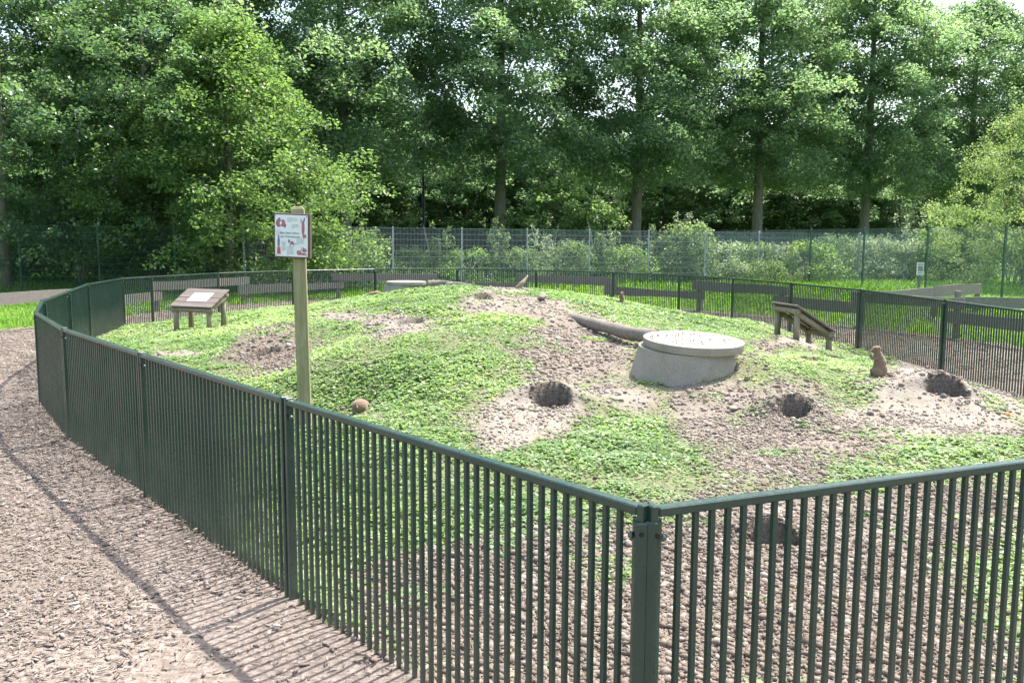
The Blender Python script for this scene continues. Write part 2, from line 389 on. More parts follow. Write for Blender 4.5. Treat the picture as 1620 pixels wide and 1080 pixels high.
# bare soil outlines (photo outline laid on the mound), with paleness
BARE = [
    (.25, [(352, 560), (372, 530), (420, 516), (470, 514), (498, 530), (500, 560), (490, 590), (440, 592), (395, 588), (360, 580)]),
    (.7, [(232, 566), (250, 555), (320, 551), (330, 560), (300, 568)]),
    (.7, [(498, 495), (560, 490), (600, 500), (680, 505), (720, 500), (690, 520), (640, 535), (600, 545), (570, 540), (600, 520), (540, 515), (500, 512)]),
    (.55, [(700, 490), (730, 476), (760, 466), (830, 468), (900, 478), (960, 500), (1000, 530), (960, 535), (900, 530), (860, 520), (800, 505), (740, 500)]),
    (.85, [(750, 462), (800, 457), (840, 462), (790, 468)]),
    (.35, [(815, 600), (830, 570), (880, 550), (940, 535), (1000, 530), (1015, 545), (1000, 590), (1010, 610), (930, 606), (860, 612)]),
    (.9, [(880, 560), (940, 540), (1000, 545), (1000, 600), (920, 600), (900, 580)]),
    (.7, [(745, 700), (740, 665), (780, 635), (830, 608), (900, 600), (960, 605), (1040, 612), (1070, 640), (1040, 655), (960, 650), (930, 680), (860, 700), (800, 725), (760, 725)]),
    (.42, [(1050, 650), (1060, 612), (1130, 620), (1200, 612), (1260, 600), (1330, 640), (1400, 650), (1420, 680), (1440, 705), (1330, 720), (1240, 745), (1190, 735), (1130, 710), (1120, 680), (1070, 665)]),
    (.3, [(1110, 600), (1170, 560), (1190, 540), (1280, 540), (1250, 560), (1190, 575), (1170, 600)]),
    (.45, [(840, 500), (930, 505), (1000, 540), (1010, 600), (930, 600), (860, 580), (800, 590), (830, 545)]),
    (.45, [(1030, 620), (1120, 605), (1190, 610), (1200, 700), (1100, 700), (1060, 690)]),
    (.35, [(1100, 700), (1240, 700), (1330, 730), (1300, 775), (1180, 780), (1120, 740)]),
    (1., [(1225, 545), (1250, 536), (1285, 540), (1312, 562), (1290, 566), (1260, 552)]),
    (.75, [(1370, 610), (1400, 590), (1440, 575), (1500, 580), (1560, 600), (1640, 620), (1640, 695), (1560, 700), (1450, 695), (1400, 690), (1330, 670), (1360, 640)]),
    (1., [(1390, 590), (1400, 570), (1440, 572), (1480, 588), (1440, 596)]),
    (.12, [(540, 905), (620, 880), (700, 870), (820, 850), (900, 820), (1000, 800), (1100, 785), (1180, 790), (1300, 780), (1420, 770), (1620, 765), (1640, 850), (1530, 880), (1500, 950), (1540, 1010), (1640, 1010), (1640, 1340), (1000, 1340), (540, 1000)]),
    (.4, [(1180, 790), (1330, 775), (1420, 775), (1500, 800), (1450, 880), (1300, 860), (1200, 830)]),
    (.35, [(1170, 745), (1240, 745), (1290, 745), (1230, 760), (1180, 765)]),
    (.6, [(560, 655), (540, 662), (600, 668), (620, 660)]),
    (.4, [(1250, 510), (1190, 500), (1220, 496), (1300, 512)]),
]
BP = [(p, np.array([hit(*q) for q in poly])) for p, poly in BARE]
def bare_pale(x, y):
    wx = x+fbm(x, y, .55, 3, 31)*.16; wy = y+fbm(x, y, .55, 3, 47)*.3
    b = np.zeros(np.shape(x)); pl = np.zeros(np.shape(x))+.2
    for p, poly in BP:
        lo = poly.min(0)-.5; hi = poly.max(0)+.5
        m = (wx > lo[0]) & (wx < hi[0]) & (wy > lo[1]) & (wy < hi[1])
        if not m.any(): continue
        s = sstep(-.22, .26, sdist(wx[m], wy[m], poly)+fbm(wx[m], wy[m], .2, 2, 55)*.12); b[m] = np.maximum(b[m], s); pl[m] = pl[m]*(1-s)+p*s
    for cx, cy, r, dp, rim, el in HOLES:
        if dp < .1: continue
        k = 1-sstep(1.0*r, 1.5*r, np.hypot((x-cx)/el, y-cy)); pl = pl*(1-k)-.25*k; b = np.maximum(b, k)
    return b, pl

# holes: x,y,r,depth,rim,elong  (burrows dug into the slope, open towards the path)
def hp(px, py): return hit(px, py)
HOLES = [(*hp(872, 655), .125, .42, .125, 1.2), (*hp(1256, 674), .098, .40, .14, 1.1), (*hp(1497, 645), .118, .36, .13, 1.35), (*hp(1222, 862), .105, .34, .03, 1.2),
         (*hp(763, 478), .12, .25, .05, .8), (*hp(1290, 574), .08, .2, .02, 1.3), (*hp(648, 512), .10, .04, .0, 1.8), (*hp(425, 567), .09, .12, .03, 1.8)]
# soft humps: x,y,radius,height
HUMPS = [(*hp(430, 555), .75, .13), (*hp(870, 505), 1.0, .08), (*hp(1256, 668), .55, .07), (*hp(890, 655), .6, .05), (*hp(1500, 640), .8, .08),
         (*hp(1265, 552), .45, .10), (*hp(500, 600), .5, .05), (*hp(1440, 590), .45, .05), (*hp(640, 500), .5, .06)]
HUMPS = [(x, y+ (.35 if r>.5 else .1), r, h) for x, y, r, h in HUMPS]
def H(x, y, detail=True):
    x = np.asarray(x, float); y = np.asarray(y, float); z = Hb(x, y)
    for cx, cy, r, h in HUMPS: z = z+h*np.exp(-((x-cx)**2+(y-cy)**2)/r**2)
    s = sstep(0, .5, sdist(x, y, RA)) if detail else 1
    z = z+(fbm(x, y, .9, 4, 3)*.055+fbm(x, y, .22, 3, 5)*.02)*s
    wx = x+fbm(x, y, .2, 2, 11)*.05; wy = y+fbm(x, y, .2, 2, 12)*.05
    for cx, cy, r, dp, rim, el in HOLES:
        dx = (wx-cx)/el; dy = wy-cy; d = np.hypot(dx, dy)
        back = sstep(-.3, .9, dy/(d+.03))
        d2 = np.maximum(d, 1.15*r)-1.15*r
        z = z+rim*(.55+.75*back)*np.exp(-(d2/(2.6*r))**2)+r*.35*back*np.exp(-(d2/(1.2*r))**2)
        z = z-(dp+.12)*(1-sstep(.80*r, 1.12*r, d+fbm(x, y, .06, 2, 14)*.012))
    return z

# ------------------------------------------------------------------ path outline (rail ring + left/near side)
POSTS = [(-10.6, 12.0), (-10.1, 15.0), (-9.25, 18.1), (-8.8, 21.5), (-7.5, 24.3), (-5.4, 27.0), (-2.6, 27.8), (.3, 26.8), (2.8, 24.6), (4.87, 22.6),
         (6.36, 20.5), (7.3, 18.2), (8.3, 16.2), (8.95, 13.5), (9.1, 10.6), (8.9, 7.6)]
PATH = np.array([(-40, 13.5), (-11.2, 15.6)]+POSTS[2:]+[(9.5, 5), (40, 2), (40, -8), (-40, -8)])

def rough(x, y, b, pl):
    u = (x*.83+y*.56)+fbm(x, y, .2, 2, 63)*.06; v = (y*.83-x*.56)+fbm(x, y, .2, 2, 64)*.06; rr = vn(u/.028, v/.031, 61)*vn(v/.1, u/.083, 62)
    return b*(rr*.019-.004)*(1-.3*pl)*sstep(14, 6, y)
def grid_mesh(xs, ys, zf):
    X, Y = np.meshgrid(xs, ys, indexing='ij'); Z = zf(X, Y); nx, ny = X.shape
    idx = np.arange(nx*ny).reshape(nx, ny)
    F4 = np.stack([idx[:-1, :-1], idx[1:, :-1], idx[1:, 1:], idx[:-1, 1:]], -1).reshape(-1, 4)
    return np.stack([X, Y, Z], -1).reshape(-1, 3), F4
def prune(V, F4, keep):
    F4 = F4[keep]; u, inv = np.unique(F4, return_inverse=True); return V[u], inv.reshape(F4.shape), u

# lawn / ground sheet to the horizon
def axis(a, b, fine, lo, hi):
    mid = np.arange(lo, hi, fine); out1 = lo-np.geomspace(fine, lo-a, 26)[::-1]; out2 = hi+np.geomspace(fine, b-hi, 26)
    return np.concatenate([out1, mid, out2])
V, F4 = grid_mesh(axis(-600, 600, .3, -24, 30), axis(-200, 900, .3, 2, 52),
                  lambda x, y: -.06+.075*sstep(.1, -.25, sdist(x, y, PATH))*1.0+fbm(x, y, 2.5, 3, 77)*.03*sstep(.3, -1, sdist(x, y, PATH)))
o = link('lawn', np_mesh('lawn', V, F4, True), M['lawn']); tag(o, kind='structure', label='bright green lawn beyond the low plank rails and under the trees')
# woodchip path
xs = np.concatenate([np.arange(-40, -7, .5), np.arange(-7, 3.5, .035), np.arange(3.5, 40, .25)])
ys = np.concatenate([np.arange(-8, 0, .4), np.arange(0, 12, .045), np.arange(12, 30, .12)])
def pathz(x, y):
    s = sdist(x, y, RA)
    z = fbm(x, y, .35, 4, 21)*.014+fbm(x, y, 1.6, 2, 23)*.02
    z = z+.018*np.exp(-(s/.22)**2)*(.6+fbm(x, y, .3, 2, 9))
    return np.where(s > .08, -.05, z)
V, F4 = grid_mesh(xs, ys, pathz)
cen = V[F4].mean(1); keep = (sdist(cen[:, 0], cen[:, 1], PATH) > -.15) & (sdist(cen[:, 0], cen[:, 1], RA) < .45)
V, F4, u = prune(V, F4, keep)
o = link('path', np_mesh('path', V, F4, True), M['chipg']); tag(o, kind='structure', label='woodchip path curving round the outside of the enclosure')
# enclosure mound
xs = np.arange(-8.6, 6.6, .026); ys = [1.9]
while ys[-1] < 25.5: ys.append(ys[-1]+.018+max(0, ys[-1]-6)*.0028)
def mz(x, y):
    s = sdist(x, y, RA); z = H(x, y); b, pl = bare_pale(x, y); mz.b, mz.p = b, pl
    z = z+rough(x, y, b, pl)
    return np.where(s < 0, np.minimum(z, .0)-.02+np.maximum(s, -.4)*.3, z+.012)
V, F4 = grid_mesh(xs, np.array(ys), mz)
cen = V[F4].mean(1); keep = sdist(cen[:, 0], cen[:, 1], RA) > -.12
V2, F4, u = prune(V, F4, keep)
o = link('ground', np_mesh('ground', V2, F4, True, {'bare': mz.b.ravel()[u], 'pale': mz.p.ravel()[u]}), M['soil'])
tag(o, kind='structure', label='earth mound inside the green bar fence, patched with bare soil and burrow holes')

# ------------------------------------------------------------------ scatter helpers
def rot_frames(n, tilt, az=None):
    """random frames: returns (ex, ey, ez) with ez tilted from vertical"""
    az = rng.uniform(0, 2*np.pi, n) if az is None else az
    t = np.abs(rng.normal(0, 1, n))*tilt; ta = rng.uniform(0, 2*np.pi, n)
    ez = np.stack([np.sin(t)*np.cos(ta), np.sin(t)*np.sin(ta), np.cos(t)], 1)
    a = np.stack([np.cos(az), np.sin(az), 0*az], 1)
    ex = a-ez*(a*ez).sum(1, keepdims=True); ex /= np.linalg.norm(ex, axis=1, keepdims=True)+1e-9
    ey = np.cross(ez, ex); return ex, ey, ez
def leaves(P, ex, ey, ez, size, tint, fold=.25, aspect=.8):
    """each leaf: 6 verts, 2 quads folded on the midrib"""
    n = len(P); s = size[:, None]; w = aspect*.5
    loc = [(0, -.5, 0), (0, .5, 0), (-w, -.22, fold*w), (-w*.8, .25, fold*w), (w, -.22, fold*w), (w*.8, .25, fold*w)]
    V = np.stack([P+s*(ex*a+ey*b+ez*c) for a, b, c in loc], 1).reshape(-1, 3)
    b = np.arange(n)[:, None]*6
    Fc = np.concatenate([b+np.array([[0, 1, 3, 2]]), b+np.array([[0, 4, 5, 1]])], 0)
    return V, Fc, np.repeat(tint, 6)
def inview(x, y, m=.03): return np.abs(x/np.maximum(y, .1)) < (810/F+m)

# ground cover leaves
def scatter_cover():
    Vs, Fs, Ts = [], [], []; off = 0
    for (y0, y1, dens, sz) in ((1.9, 6, 3600, .027), (6, 9.5, 3200, .029), (9.5, 14, 1900, .036), (14, 24.5, 900, .048)):
        A = 15*(y1-y0); n = int(A*dens)
        x = rng.uniform(-8.6, 6.4, n); y = rng.uniform(y0, y1, n)
        k = inview(x, y) & (sdist(x, y, RA) > .03); x, y = x[k], y[k]
        b, pl = bare_pale(x, y)
        pat = fbm(x, y, .8, 4, 90); fine = fbm(x, y, .17, 2, 95)
        cover = np.clip(.85+pat*1.0+fine*1.3, .3, 1)*(1-b)**1.3+b*np.clip((fbm(x, y, .5, 3, 99)-.22)*2.2+fine*.4, 0, .6)*(1-.6*pl)
        for cx, cy, r, dp, rim, el in HOLES: cover = cover*sstep(1.1*r, 2.4*r, np.hypot((x-cx)/el, y-cy))
        k = rng.random(len(x)) < cover; x, y, pat, fine, cover = x[k], y[k], pat[k], fine[k], cover[k]
        z = H(x, y)+.012; hgt = (.014+.028*np.clip(pat+.35, 0, 1)+.022*np.clip(fine+.2, 0, 1))*np.clip(cover, .3, 1)
        z = z+hgt*rng.random(len(x))**.6
        n = len(x); ex, ey, ez = rot_frames(n, .36)
        size = sz*rng.uniform(.5, 1.35, n)*(1+.35*np.clip(pat, -.5, 1))
        tint = np.clip(.42+fbm(x, y, 1.6, 3, 70)*.55+rng.normal(0, .2, n), 0, 1)
        yel = rng.random(n) < .01; tint[yel] = 1
        V, Fc, T = leaves(np.stack([x, y, z], 1), ex, ey, ez, size, tint, .35, .95)
        Vs.append(V); Fs.append(Fc+off); Ts.append(T); off += len(V)
    o = link('ground_cover', np_mesh('ground_cover', np.concatenate(Vs), np.concatenate(Fs), False, {'tint': np.concatenate(Ts)}), M['cover'])
    tag(o, kind='stuff', cat='plants', label='low leafy green ground cover spreading over the mound')
scatter_cover()

def scatter_straw():
    n = 60000; x = rng.uniform(-8, 6.3, n); y = 2+rng.random(n)**1.3*16; b, pl = bare_pale(x, y)
    k = inview(x, y) & (sdist(x, y, RA) > .02) & (rng.random(n) < np.clip(.25+fbm(x, y, .7, 3, 510)*1.2, .02, 1)*(1-b*.75)); x, y, b = x[k], y[k], b[k]; n = len(x)
    dry = (rng.random(n) < .35+.5*b).astype(float); ln = rng.uniform(.02, .075, n)*(1+.02*y); az = rng.uniform(0, 6.28, n); up = np.where(dry > .5, rng.uniform(.02, .25, n), rng.uniform(.4, 1.1, n))
    z = H(x, y)+.018; P = np.stack([x, y, z], 1); d = np.stack([np.cos(az)*np.cos(up), np.sin(az)*np.cos(up), np.sin(up)], 1)*ln[:, None]
    a = np.stack([-np.sin(az), np.cos(az), 0*az], 1)*(.0012+.00022*y)[:, None]
    V = np.stack([P-a, P+a, P+d*.6+a, P+d*.6-a, P+d-[0, 0, .006]], 1).reshape(-1, 3); q = np.arange(n)[:, None]*5
    F3 = np.concatenate([q+[[0, 1, 2]], q+[[0, 2, 3]], q+[[3, 2, 4]]], 0)
    o = link('dead_stems', np_mesh('dead_stems', V, F3, False, {'tint': np.repeat(np.clip(dry*.8+rng.normal(.1, .1, n), 0, 1), 5)}), M['straw'])
    tag(o, kind='stuff', cat='plants', label='thin grass blades and dry straw stems lying among the low plants')
scatter_straw()

# clods: deformed little lumps
bm_ = bmesh.new(); bmesh.ops.create_icosphere(bm_, subdivisions=1, radius=1); bm_.verts.ensure_lookup_table()
ICO = np.array([v.co[:] for v in bm_.verts]); ICF = np.array([[v.index for v in f.verts] for f in bm_.faces]); bm_.free()
def lumps(x, y, z, r, tint, flat=.75):
    n = len(x); ex, ey, ez = rot_frames(n, .5); nv = len(ICO)
    sc = rng.uniform(.65, 1.25, (n, nv, 1))*r[:, None, None]
    q = ICO[None]*sc*np.stack([rng.uniform(.8, 1.3, n), rng.uniform(.7, 1.1, n), np.full(n, flat)], 1)[:, None]
    V = q[..., 0:1]*ex[:, None]+q[..., 1:2]*ey[:, None]+q[..., 2:3]*ez[:, None]+np.stack([x, y, z], 1)[:, None]
    Fc = (ICF[None]+np.arange(n)[:, None, None]*nv).reshape(-1, 3)
    return V.reshape(-1, 3), Fc, np.repeat(tint, nv)
def scatter_clods():
    Vs, Fs, Ts = [], [], []; off = 0
    for (y0, y1, dens, r0) in ((1.9, 5.2, 8000, .0082), (5.2, 7.5, 4600, .0080), (7.5, 11, 1300, .0105), (11, 18, 380, .014)):
        n = int(15*(y1-y0)*dens); x = rng.uniform(-8.6, 6.4, n); y = rng.uniform(y0, y1, n)
        k = inview(x, y) & (sdist(x, y, RA) > .0); x, y = x[k], y[k]; b, pl = bare_pale(x, y)
        pr_ = b*np.clip(1.2-pl*1.25+fbm(x, y, .5, 3, 120)*.9, .05, 1)+(1-b)*.06
        for cx, cy, r, dp, rim, el in HOLES: pr_ = pr_*sstep(.8*r, 1.2*r, np.hypot((x-cx)/el, y-cy))
        k = rng.random(len(x)) < pr_; x, y, pl, b = x[k], y[k], pl[k], b[k]; n = len(x)
        r = r0*np.minimum(np.exp(rng.normal(-.12, .58, n)), 3.0); z = H(x, y)+rough(x, y, b, pl)+.013+r*.15
        V, Fc, T = lumps(x, y, z, r, np.clip(.34+np.maximum(pl, 0)*.8+rng.normal(0, .24, n), 0, 1))
        Vs.append(V); Fs.append(Fc+off); Ts.append(T); off += len(V)
    o = link('soil_clods', np_mesh('soil_clods', np.concatenate(Vs), np.concatenate(Fs), False, {'tint': np.concatenate(Ts)}), M['clod'])
    tag(o, kind='stuff', cat='soil', label='crumbly brown soil clods strewn over the bare patches of the mound')
scatter_clods()

def scatter_chips():
    Vs, Fs, Ts = [], [], []; off = 0
    C8 = np.array([(x, y, z) for z in (-.5, .5) for y in (-.5, .5) for x in (-.5, .5)])
    F6 = np.array([(0, 2, 3, 1), (4, 5, 7, 6), (0, 1, 5, 4), (2, 6, 7, 3), (0, 4, 6, 2), (1, 3, 7, 5)])
    for (x0, x1, y0, y1, dens, sc) in ((-4.5, 2, 1.8, 5.5, 3400, .72), (-7.5, 0, 5.5, 9, 2400, .9), (-11, -2, 9, 18, 800, 1.15), (-10, 9.2, 11, 28, 160, 1.5)):
        n = int((x1-x0)*(y1-y0)*dens); x = rng.uniform(x0, x1, n); y = rng.uniform(y0, y1, n)
        sr = sdist(x, y, RA); k = inview(x, y) & (sr < .04) & (sdist(x, y, PATH) > 0)
        x, y, sr = x[k], y[k], sr[k]; n = len(x); ex, ey, ez = rot_frames(n, .15)
        Ln = sc*.025*np.minimum(np.exp(rng.normal(0, .48, n)), 2.6); Wd = Ln*rng.uniform(.12, .42, n); Th = np.clip(Wd*rng.uniform(.15, .5, n), .002, .008)
        heap = np.exp(-(sr/.25)**2)
        kk = rng.random(n) > np.clip(sstep(-1.9, -.7, x)*.8*sstep(4.6, 3.8, y)+.45*np.exp(-((sr+.25)/.3)**2)*sstep(7, 5, y)+sstep(.0, .35, fbm(x, y, 1.1, 3, 444))*.45, 0, .85); x, y, sr, ex, ey, ez, Ln, Wd, Th, heap = (q_[kk] for q_ in (x, y, sr, ex, ey, ez, Ln, Wd, Th, heap)); n = len(x)
        z = pathz(x, y)+Th*.5+.004+rng.random(n)**3*(.008+.022*heap)
        q = C8[None]*np.stack([Ln, Wd, Th], 1)[:, None]; q[:, :, 1] *= rng.uniform(.5, 1, (n, 8))
        q[:, :, 2] += (q[:, :, 0]/Ln[:, None])**2*Ln[:, None]*rng.uniform(-.25, .25, n)[:, None]
        V = q[..., 0:1]*ex[:, None]+q[..., 1:2]*ey[:, None]+q[..., 2:3]*ez[:, None]+np.stack([x, y, z], 1)[:, None]
        Fc = (F6[None]+np.arange(n)[:, None, None]*8).reshape(-1, 4)
        T = np.repeat(np.clip(rng.beta(5.0, 4.2, n)-.25*heap*rng.random(n), 0, 1), 8)
        Vs.append(V.reshape(-1, 3)); Fs.append(Fc+off); Ts.append(T); off += n*8
    o = link('wood_chips', np_mesh('wood_chips', np.concatenate(Vs), np.concatenate(Fs), False, {'tint': np.concatenate(Ts)}), M['chip'])
    tag(o, kind='stuff', cat='wood chips', label='pale wood chips and bark scraps lying loose on the path')
scatter_chips()

def scatter_grass():
    n = 230000; y = rng.uniform(12, 40, n)**1.0; x = rng.uniform(-24, 26, n)
    sp = sdist(x, y, PATH)+fbm(x, y, .6, 3, 210)*.35; k = inview(x, y) & (sp < 0); x, y, sp = x[k], y[k], sp[k]; n = len(x)
    tall = sstep(.1, .45, fbm(x, y, 2.2, 3, 220))*.5; far = sstep(28, 33, y)
    h = .055*rng.uniform(.5, 1.5, n)*(1+tall*2+far*3.2); wd = .006+.0005*y
    az = rng.uniform(0, np.pi, n); ta = rng.uniform(0, 2*np.pi, n); l = rng.uniform(.1, .6, n)*h
    P = np.stack([x, y, np.full(n, .005)], 1); a = np.stack([np.cos(az)*wd, np.sin(az)*wd, 0*az], 1)
    mid = P+np.stack([np.cos(ta)*l*.3, np.sin(ta)*l*.3, h*.6], 1); tip = P+np.stack([np.cos(ta)*l, np.sin(ta)*l, h], 1)
    V = np.stack([P-a, P+a, mid+a*.8, mid-a*.8, tip], 1).reshape(-1, 3); b = np.arange(n)[:, None]*5
    Fc = np.concatenate([b+[[0, 1, 2, 3]], b+[[3, 2, 4, 4]]], 0)
    F3 = np.concatenate([b+[[0, 1, 2]], b+[[0, 2, 3]], b+[[3, 2, 4]]], 0)
    t = np.clip(.5+fbm(x, y, 3, 3, 230)*.6+rng.normal(0, .18, n), 0, 1)
    o = link('grass', np_mesh('grass', V, F3, False, {'tint': np.repeat(t, 5)}), M['grass'])
    tag(o, kind='stuff', cat='grass', label='sunlit green grass growing beyond the low plank rails')
scatter_grass()

# ------------------------------------------------------------------ green bar fence
fence = empty('metal_fence', (*RING[0], 0))
tag(fence, 'low dark green metal bar fence ringing the whole mound enclosure', 'fence')
org = Vector((*RING[0], 0))
def panel(a, b, spacing=.0565, zt=1.0):
    a = Vector((*a, 0))-org; b = Vector((*b, 0))-org; d = (b-a); Ln = d.length; d.normalize(); ang = math.atan2(d.y, d.x); rz = Matrix.Rotation(ang, 3, 'Z')
    m = MB(); g = .028
    n = max(2, round((Ln-2*g-.06)/spacing))
    for k in range(1, n):
        p = a+d*(g+.02+(Ln-2*g-.04)*k/n)
        m.box((p.x, p.y, (zt-.02)/2-.04), (.0155, .0155, zt-.02+.06), rz)
    pn = m.build('fence_panel', M['fence'], fence, bevel=0)
    m = MB(); p = (a+b)/2
    m.box((p.x, p.y, zt-.014), (Ln-2*g, .038, .028), rz); m.build('top_rail', M['fence'], pn, bevel=.004, seg=1)
    for e, s in ((a, 1), (b, -1)):
        m = MB(); q = e+d*s*(.0135 if (e+org-Vector((*RING[0], 0))).length < .01 else g-.004); m.box((q.x, q.y, (zt+.008)/2-.05), (.024, .042, zt+.008+.1), rz); m.build('end_stile', M['fence'], pn, bevel=.004, seg=1)
    return pn
n = len(RING)
for i in range(n): panel(RING[i], RING[(i+1) % n])
ctr = Vector((-1, 13, 0))
for i in range(n):
    p = Vector((*RING[i], 0)); out = (ctr-p); out.z = 0; out.normalize()
    t = (RING[(i+1) % n]-RING[i-1]); ang = math.atan2(t.y, t.x)
    q = p+out*.03-org; rz = Matrix.Rotation(ang, 3, 'Z'); m = MB()
    if i == 0: q = p+out*.006-org; w = (.086, .05)
    else: w = (.036, .034)
    if i == 0:
        for sg in (-1, 1):
            c_ = q+Vector((math.cos(ang), math.sin(ang), 0))*sg*.0185; m.box((c_.x, c_.y, .455-.002*sg), (.037, w[1]+.004*sg, 1.01), rz @ Matrix.Rotation(sg*.28, 3, 'Z'))
    else: m.box((q.x, q.y, .455), (w[0], w[1], .91+.1), rz)
    m.build('fence_post', M['fence'], fence, bevel=.004, seg=1)
    tdir = Vector((math.cos(ang), math.sin(ang), 0))
    for s in (-1, 1):
        md = MB(); c0 = p-org+tdir*s*.041+Vector((0, 0, .915)); md.tube([c0, c0+tdir*s*.006, c0+tdir*s*.014], [.011, .011, .006], 8); md.build('bolt', M['bolt'], fence, True)
        md = MB(); c0 = p-org+tdir*s*.022-out*.0+Vector((0, 0, .925)); md.tube([c0-out*.020, c0-out*.0235], .0075, 8); md.build('bolt_hole', M['eye'], fence)

# ------------------------------------------------------------------ wire mesh fences
def mesh_fence(name, pts, tops, z0, mat, pmat, label, postw=.06, wire=.006, hs=.2, vs=.05, extra=.05):
    root = empty(name, (*pts[0], z0)); tag(root, label, 'fence'); o0 = Vector((*pts[0], z0))
    for i in range(len(pts)-1):
        a = Vector((*pts[i], 0)); b = Vector((*pts[i+1], 0)); d = b-a; Ln = d.length; dn = d.normalized(); rz = Matrix.Rotation(math.atan2(dn.y, dn.x), 3, 'Z')
        zt = (tops[i]+tops[i+1])/2; sl = math.atan2(tops[i+1]-tops[i], Ln); m = MB()
        for k in range(int((zt-z0-.05)/hs)+1):
            z = zt-k*hs; c = (a+b)/2+Vector((0, 0, z))-o0
            m.box(c, (Ln, wire*1.9, wire*1.3), rz @ Matrix.Rotation(-sl, 3, 'Y'))
        nn = int(Ln/vs)
        for k in range(nn):
            t = (k+.5)/nn; p = a.lerp(b, t); z1 = tops[i]*(1-t)+tops[i+1]*t
            c = p+Vector((0, 0, (z1+z0+.05)/2))-o0; m.box(c, (wire, wire, z1-z0-.05), rz)
        m.build('mesh_panel', mat, root)
    for p, t in zip(pts, tops):
        m = MB(); c = Vector((*p, (t+extra+z0)/2))-o0; m.box((c.x, c.y+.045, c.z), (postw, postw*.7, t+extra-z0)); m.build('fence_post', pmat, root, bevel=.004, seg=1)
    return root
sp = [(-6.546+2.364*t, 29.835+.814*t) for t in range(-1, 14)]
mesh_fence('mesh_fence', sp, [2.25-.009*i for i in range(len(sp))], -.02, M['galv'], M['galv'], 'galvanised silver wire mesh fence standing behind the lawn, tall weeds behind it')
gp = [(9.9+.98*t, 40.5-2.84*t) for t in range(-1, 8)]
mesh_fence('mesh_fence', gp, [2.33-.01*i for i in range(len(gp))], -.02, M['gmesh2'], M['gmesh'], 'green wire mesh fence with dark green posts on the right, nearer than the silver one', .065)
lp = [(-15.5-2.25*2, 27.5-1.0)]+[(-15.5+2.25*t, 27.5+.5*t) for t in (-1, 0, 1, 2, 3)]
mesh_fence('mesh_fence', lp, [2.2]*len(lp), -.02, M['gmesh'], M['gmesh'], 'dark wire mesh fence in the shade under the big left trees', .06)

# dark board fence far behind
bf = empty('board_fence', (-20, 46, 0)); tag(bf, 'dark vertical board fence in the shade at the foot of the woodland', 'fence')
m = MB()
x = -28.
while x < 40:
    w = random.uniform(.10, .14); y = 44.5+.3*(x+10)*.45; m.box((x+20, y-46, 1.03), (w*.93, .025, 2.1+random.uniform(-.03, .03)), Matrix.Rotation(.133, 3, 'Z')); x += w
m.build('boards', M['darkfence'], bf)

# ------------------------------------------------------------------ low plank rails
rails = empty('plank_rail', (*POSTS[5], 0)); tag(rails, 'long weathered plank rail on short posts, alternating high and low round the path', 'railing')
def wavy_plank(root, org, a, b, z0, z1, t=.035, over=.25, seed=0):
    a = Vector((*a, 0)); b = Vector((*b, 0)); d = b-a; Ln = d.length+2*over; dn = d.normalized(); a = a-dn*over; nrm = Vector((-dn.y, dn.x, 0)); ns = 14
    rnd = random.Random(seed); ph = [rnd.uniform(0, 6) for _ in range(4)]; vs = []
    for i in range(ns+1):
        s = i/ns; p = a+dn*Ln*s-org
        wt = .018*math.sin(3.3*s+ph[0])+.008*math.sin(9*s+ph[1]); wb = .014*math.sin(4*s+ph[2])+.007*math.sin(11*s+ph[3])
        for off, z in ((-t/2, z0+wb), (-t/2, z1+wt), (t/2, z1+wt), (t/2, z0+wb)): vs.append(p+nrm*off+Vector((0, 0, z)))
    fs = [(0, 3, 2, 1), tuple(range(ns*4, ns*4+4))]
    for i in range(ns):
        for k in range(4): q = i*4+k; r = i*4+(k+1) % 4; fs.append((q, r, r+4, q+4))
    return MB().add([v+nrm*0 for v in vs], fs).build('plank', M['plank'], root)
orgR = Vector((*POSTS[5], 0))
def inward(p, k):
    c = Vector((-1, 15)); d = (c-Vector(p)).normalized(); return Vector(p)+d*k
for i in range(len(POSTS)-1):
    high = i % 2 == 1
    z0, z1 = ((.54, .76) if high else (.30, .52)); k = .075 if high else .11
    if i == 2: z0, z1 = .28, .52
    wavy_plank(rails, orgR, inward(POSTS[i], k), inward(POSTS[i+1], k), z0, z1, over=.2, seed=i*3+1)
for i, p in enumerate(POSTS):
    m = MB(); a = Vector((*p, 0))-orgR; m.box((a.x, a.y, .33), (.11, .09, .72), Matrix.Rotation(math.atan2(p[1]-15, p[0]+1)+1.57, 3, 'Z')); m.build('rail_post', M['plank'], rails, bevel=.006, seg=1)
r2 = empty('plank_rail', (9.9, 20.2, 0)); tag(r2, 'second low plank rail branching away to the right from the enclosure rail, on the lawn', 'railing')
o2 = Vector((9.9, 20.2, 0)); q = [(7.55, 18.25), (9.9, 20.35), (12.0, 22.4)]
wavy_plank(r2, o2, q[0], q[1], .52, .76, over=.1, seed=50); wavy_plank(r2, o2, q[1], q[2], .50, .77, over=.12, seed=51)
q2 = [(10.3, 20.05), (12.9, 19.4), (15.5, 18.9)]
wavy_plank(r2, o2, q2[0], q2[1], .30, .54, over=.12, seed=52); wavy_plank(r2, o2, q2[1], q2[2], .52, .76, over=.12, seed=53)
for p in q[1:]+q2:
    m = MB(); a = Vector((p[0], p[1]+.09, 0))-o2; m.box((a.x, a.y, .33), (.11, .09, .70)); m.build('rail_post', M['plank'], r2, bevel=.006, seg=1)

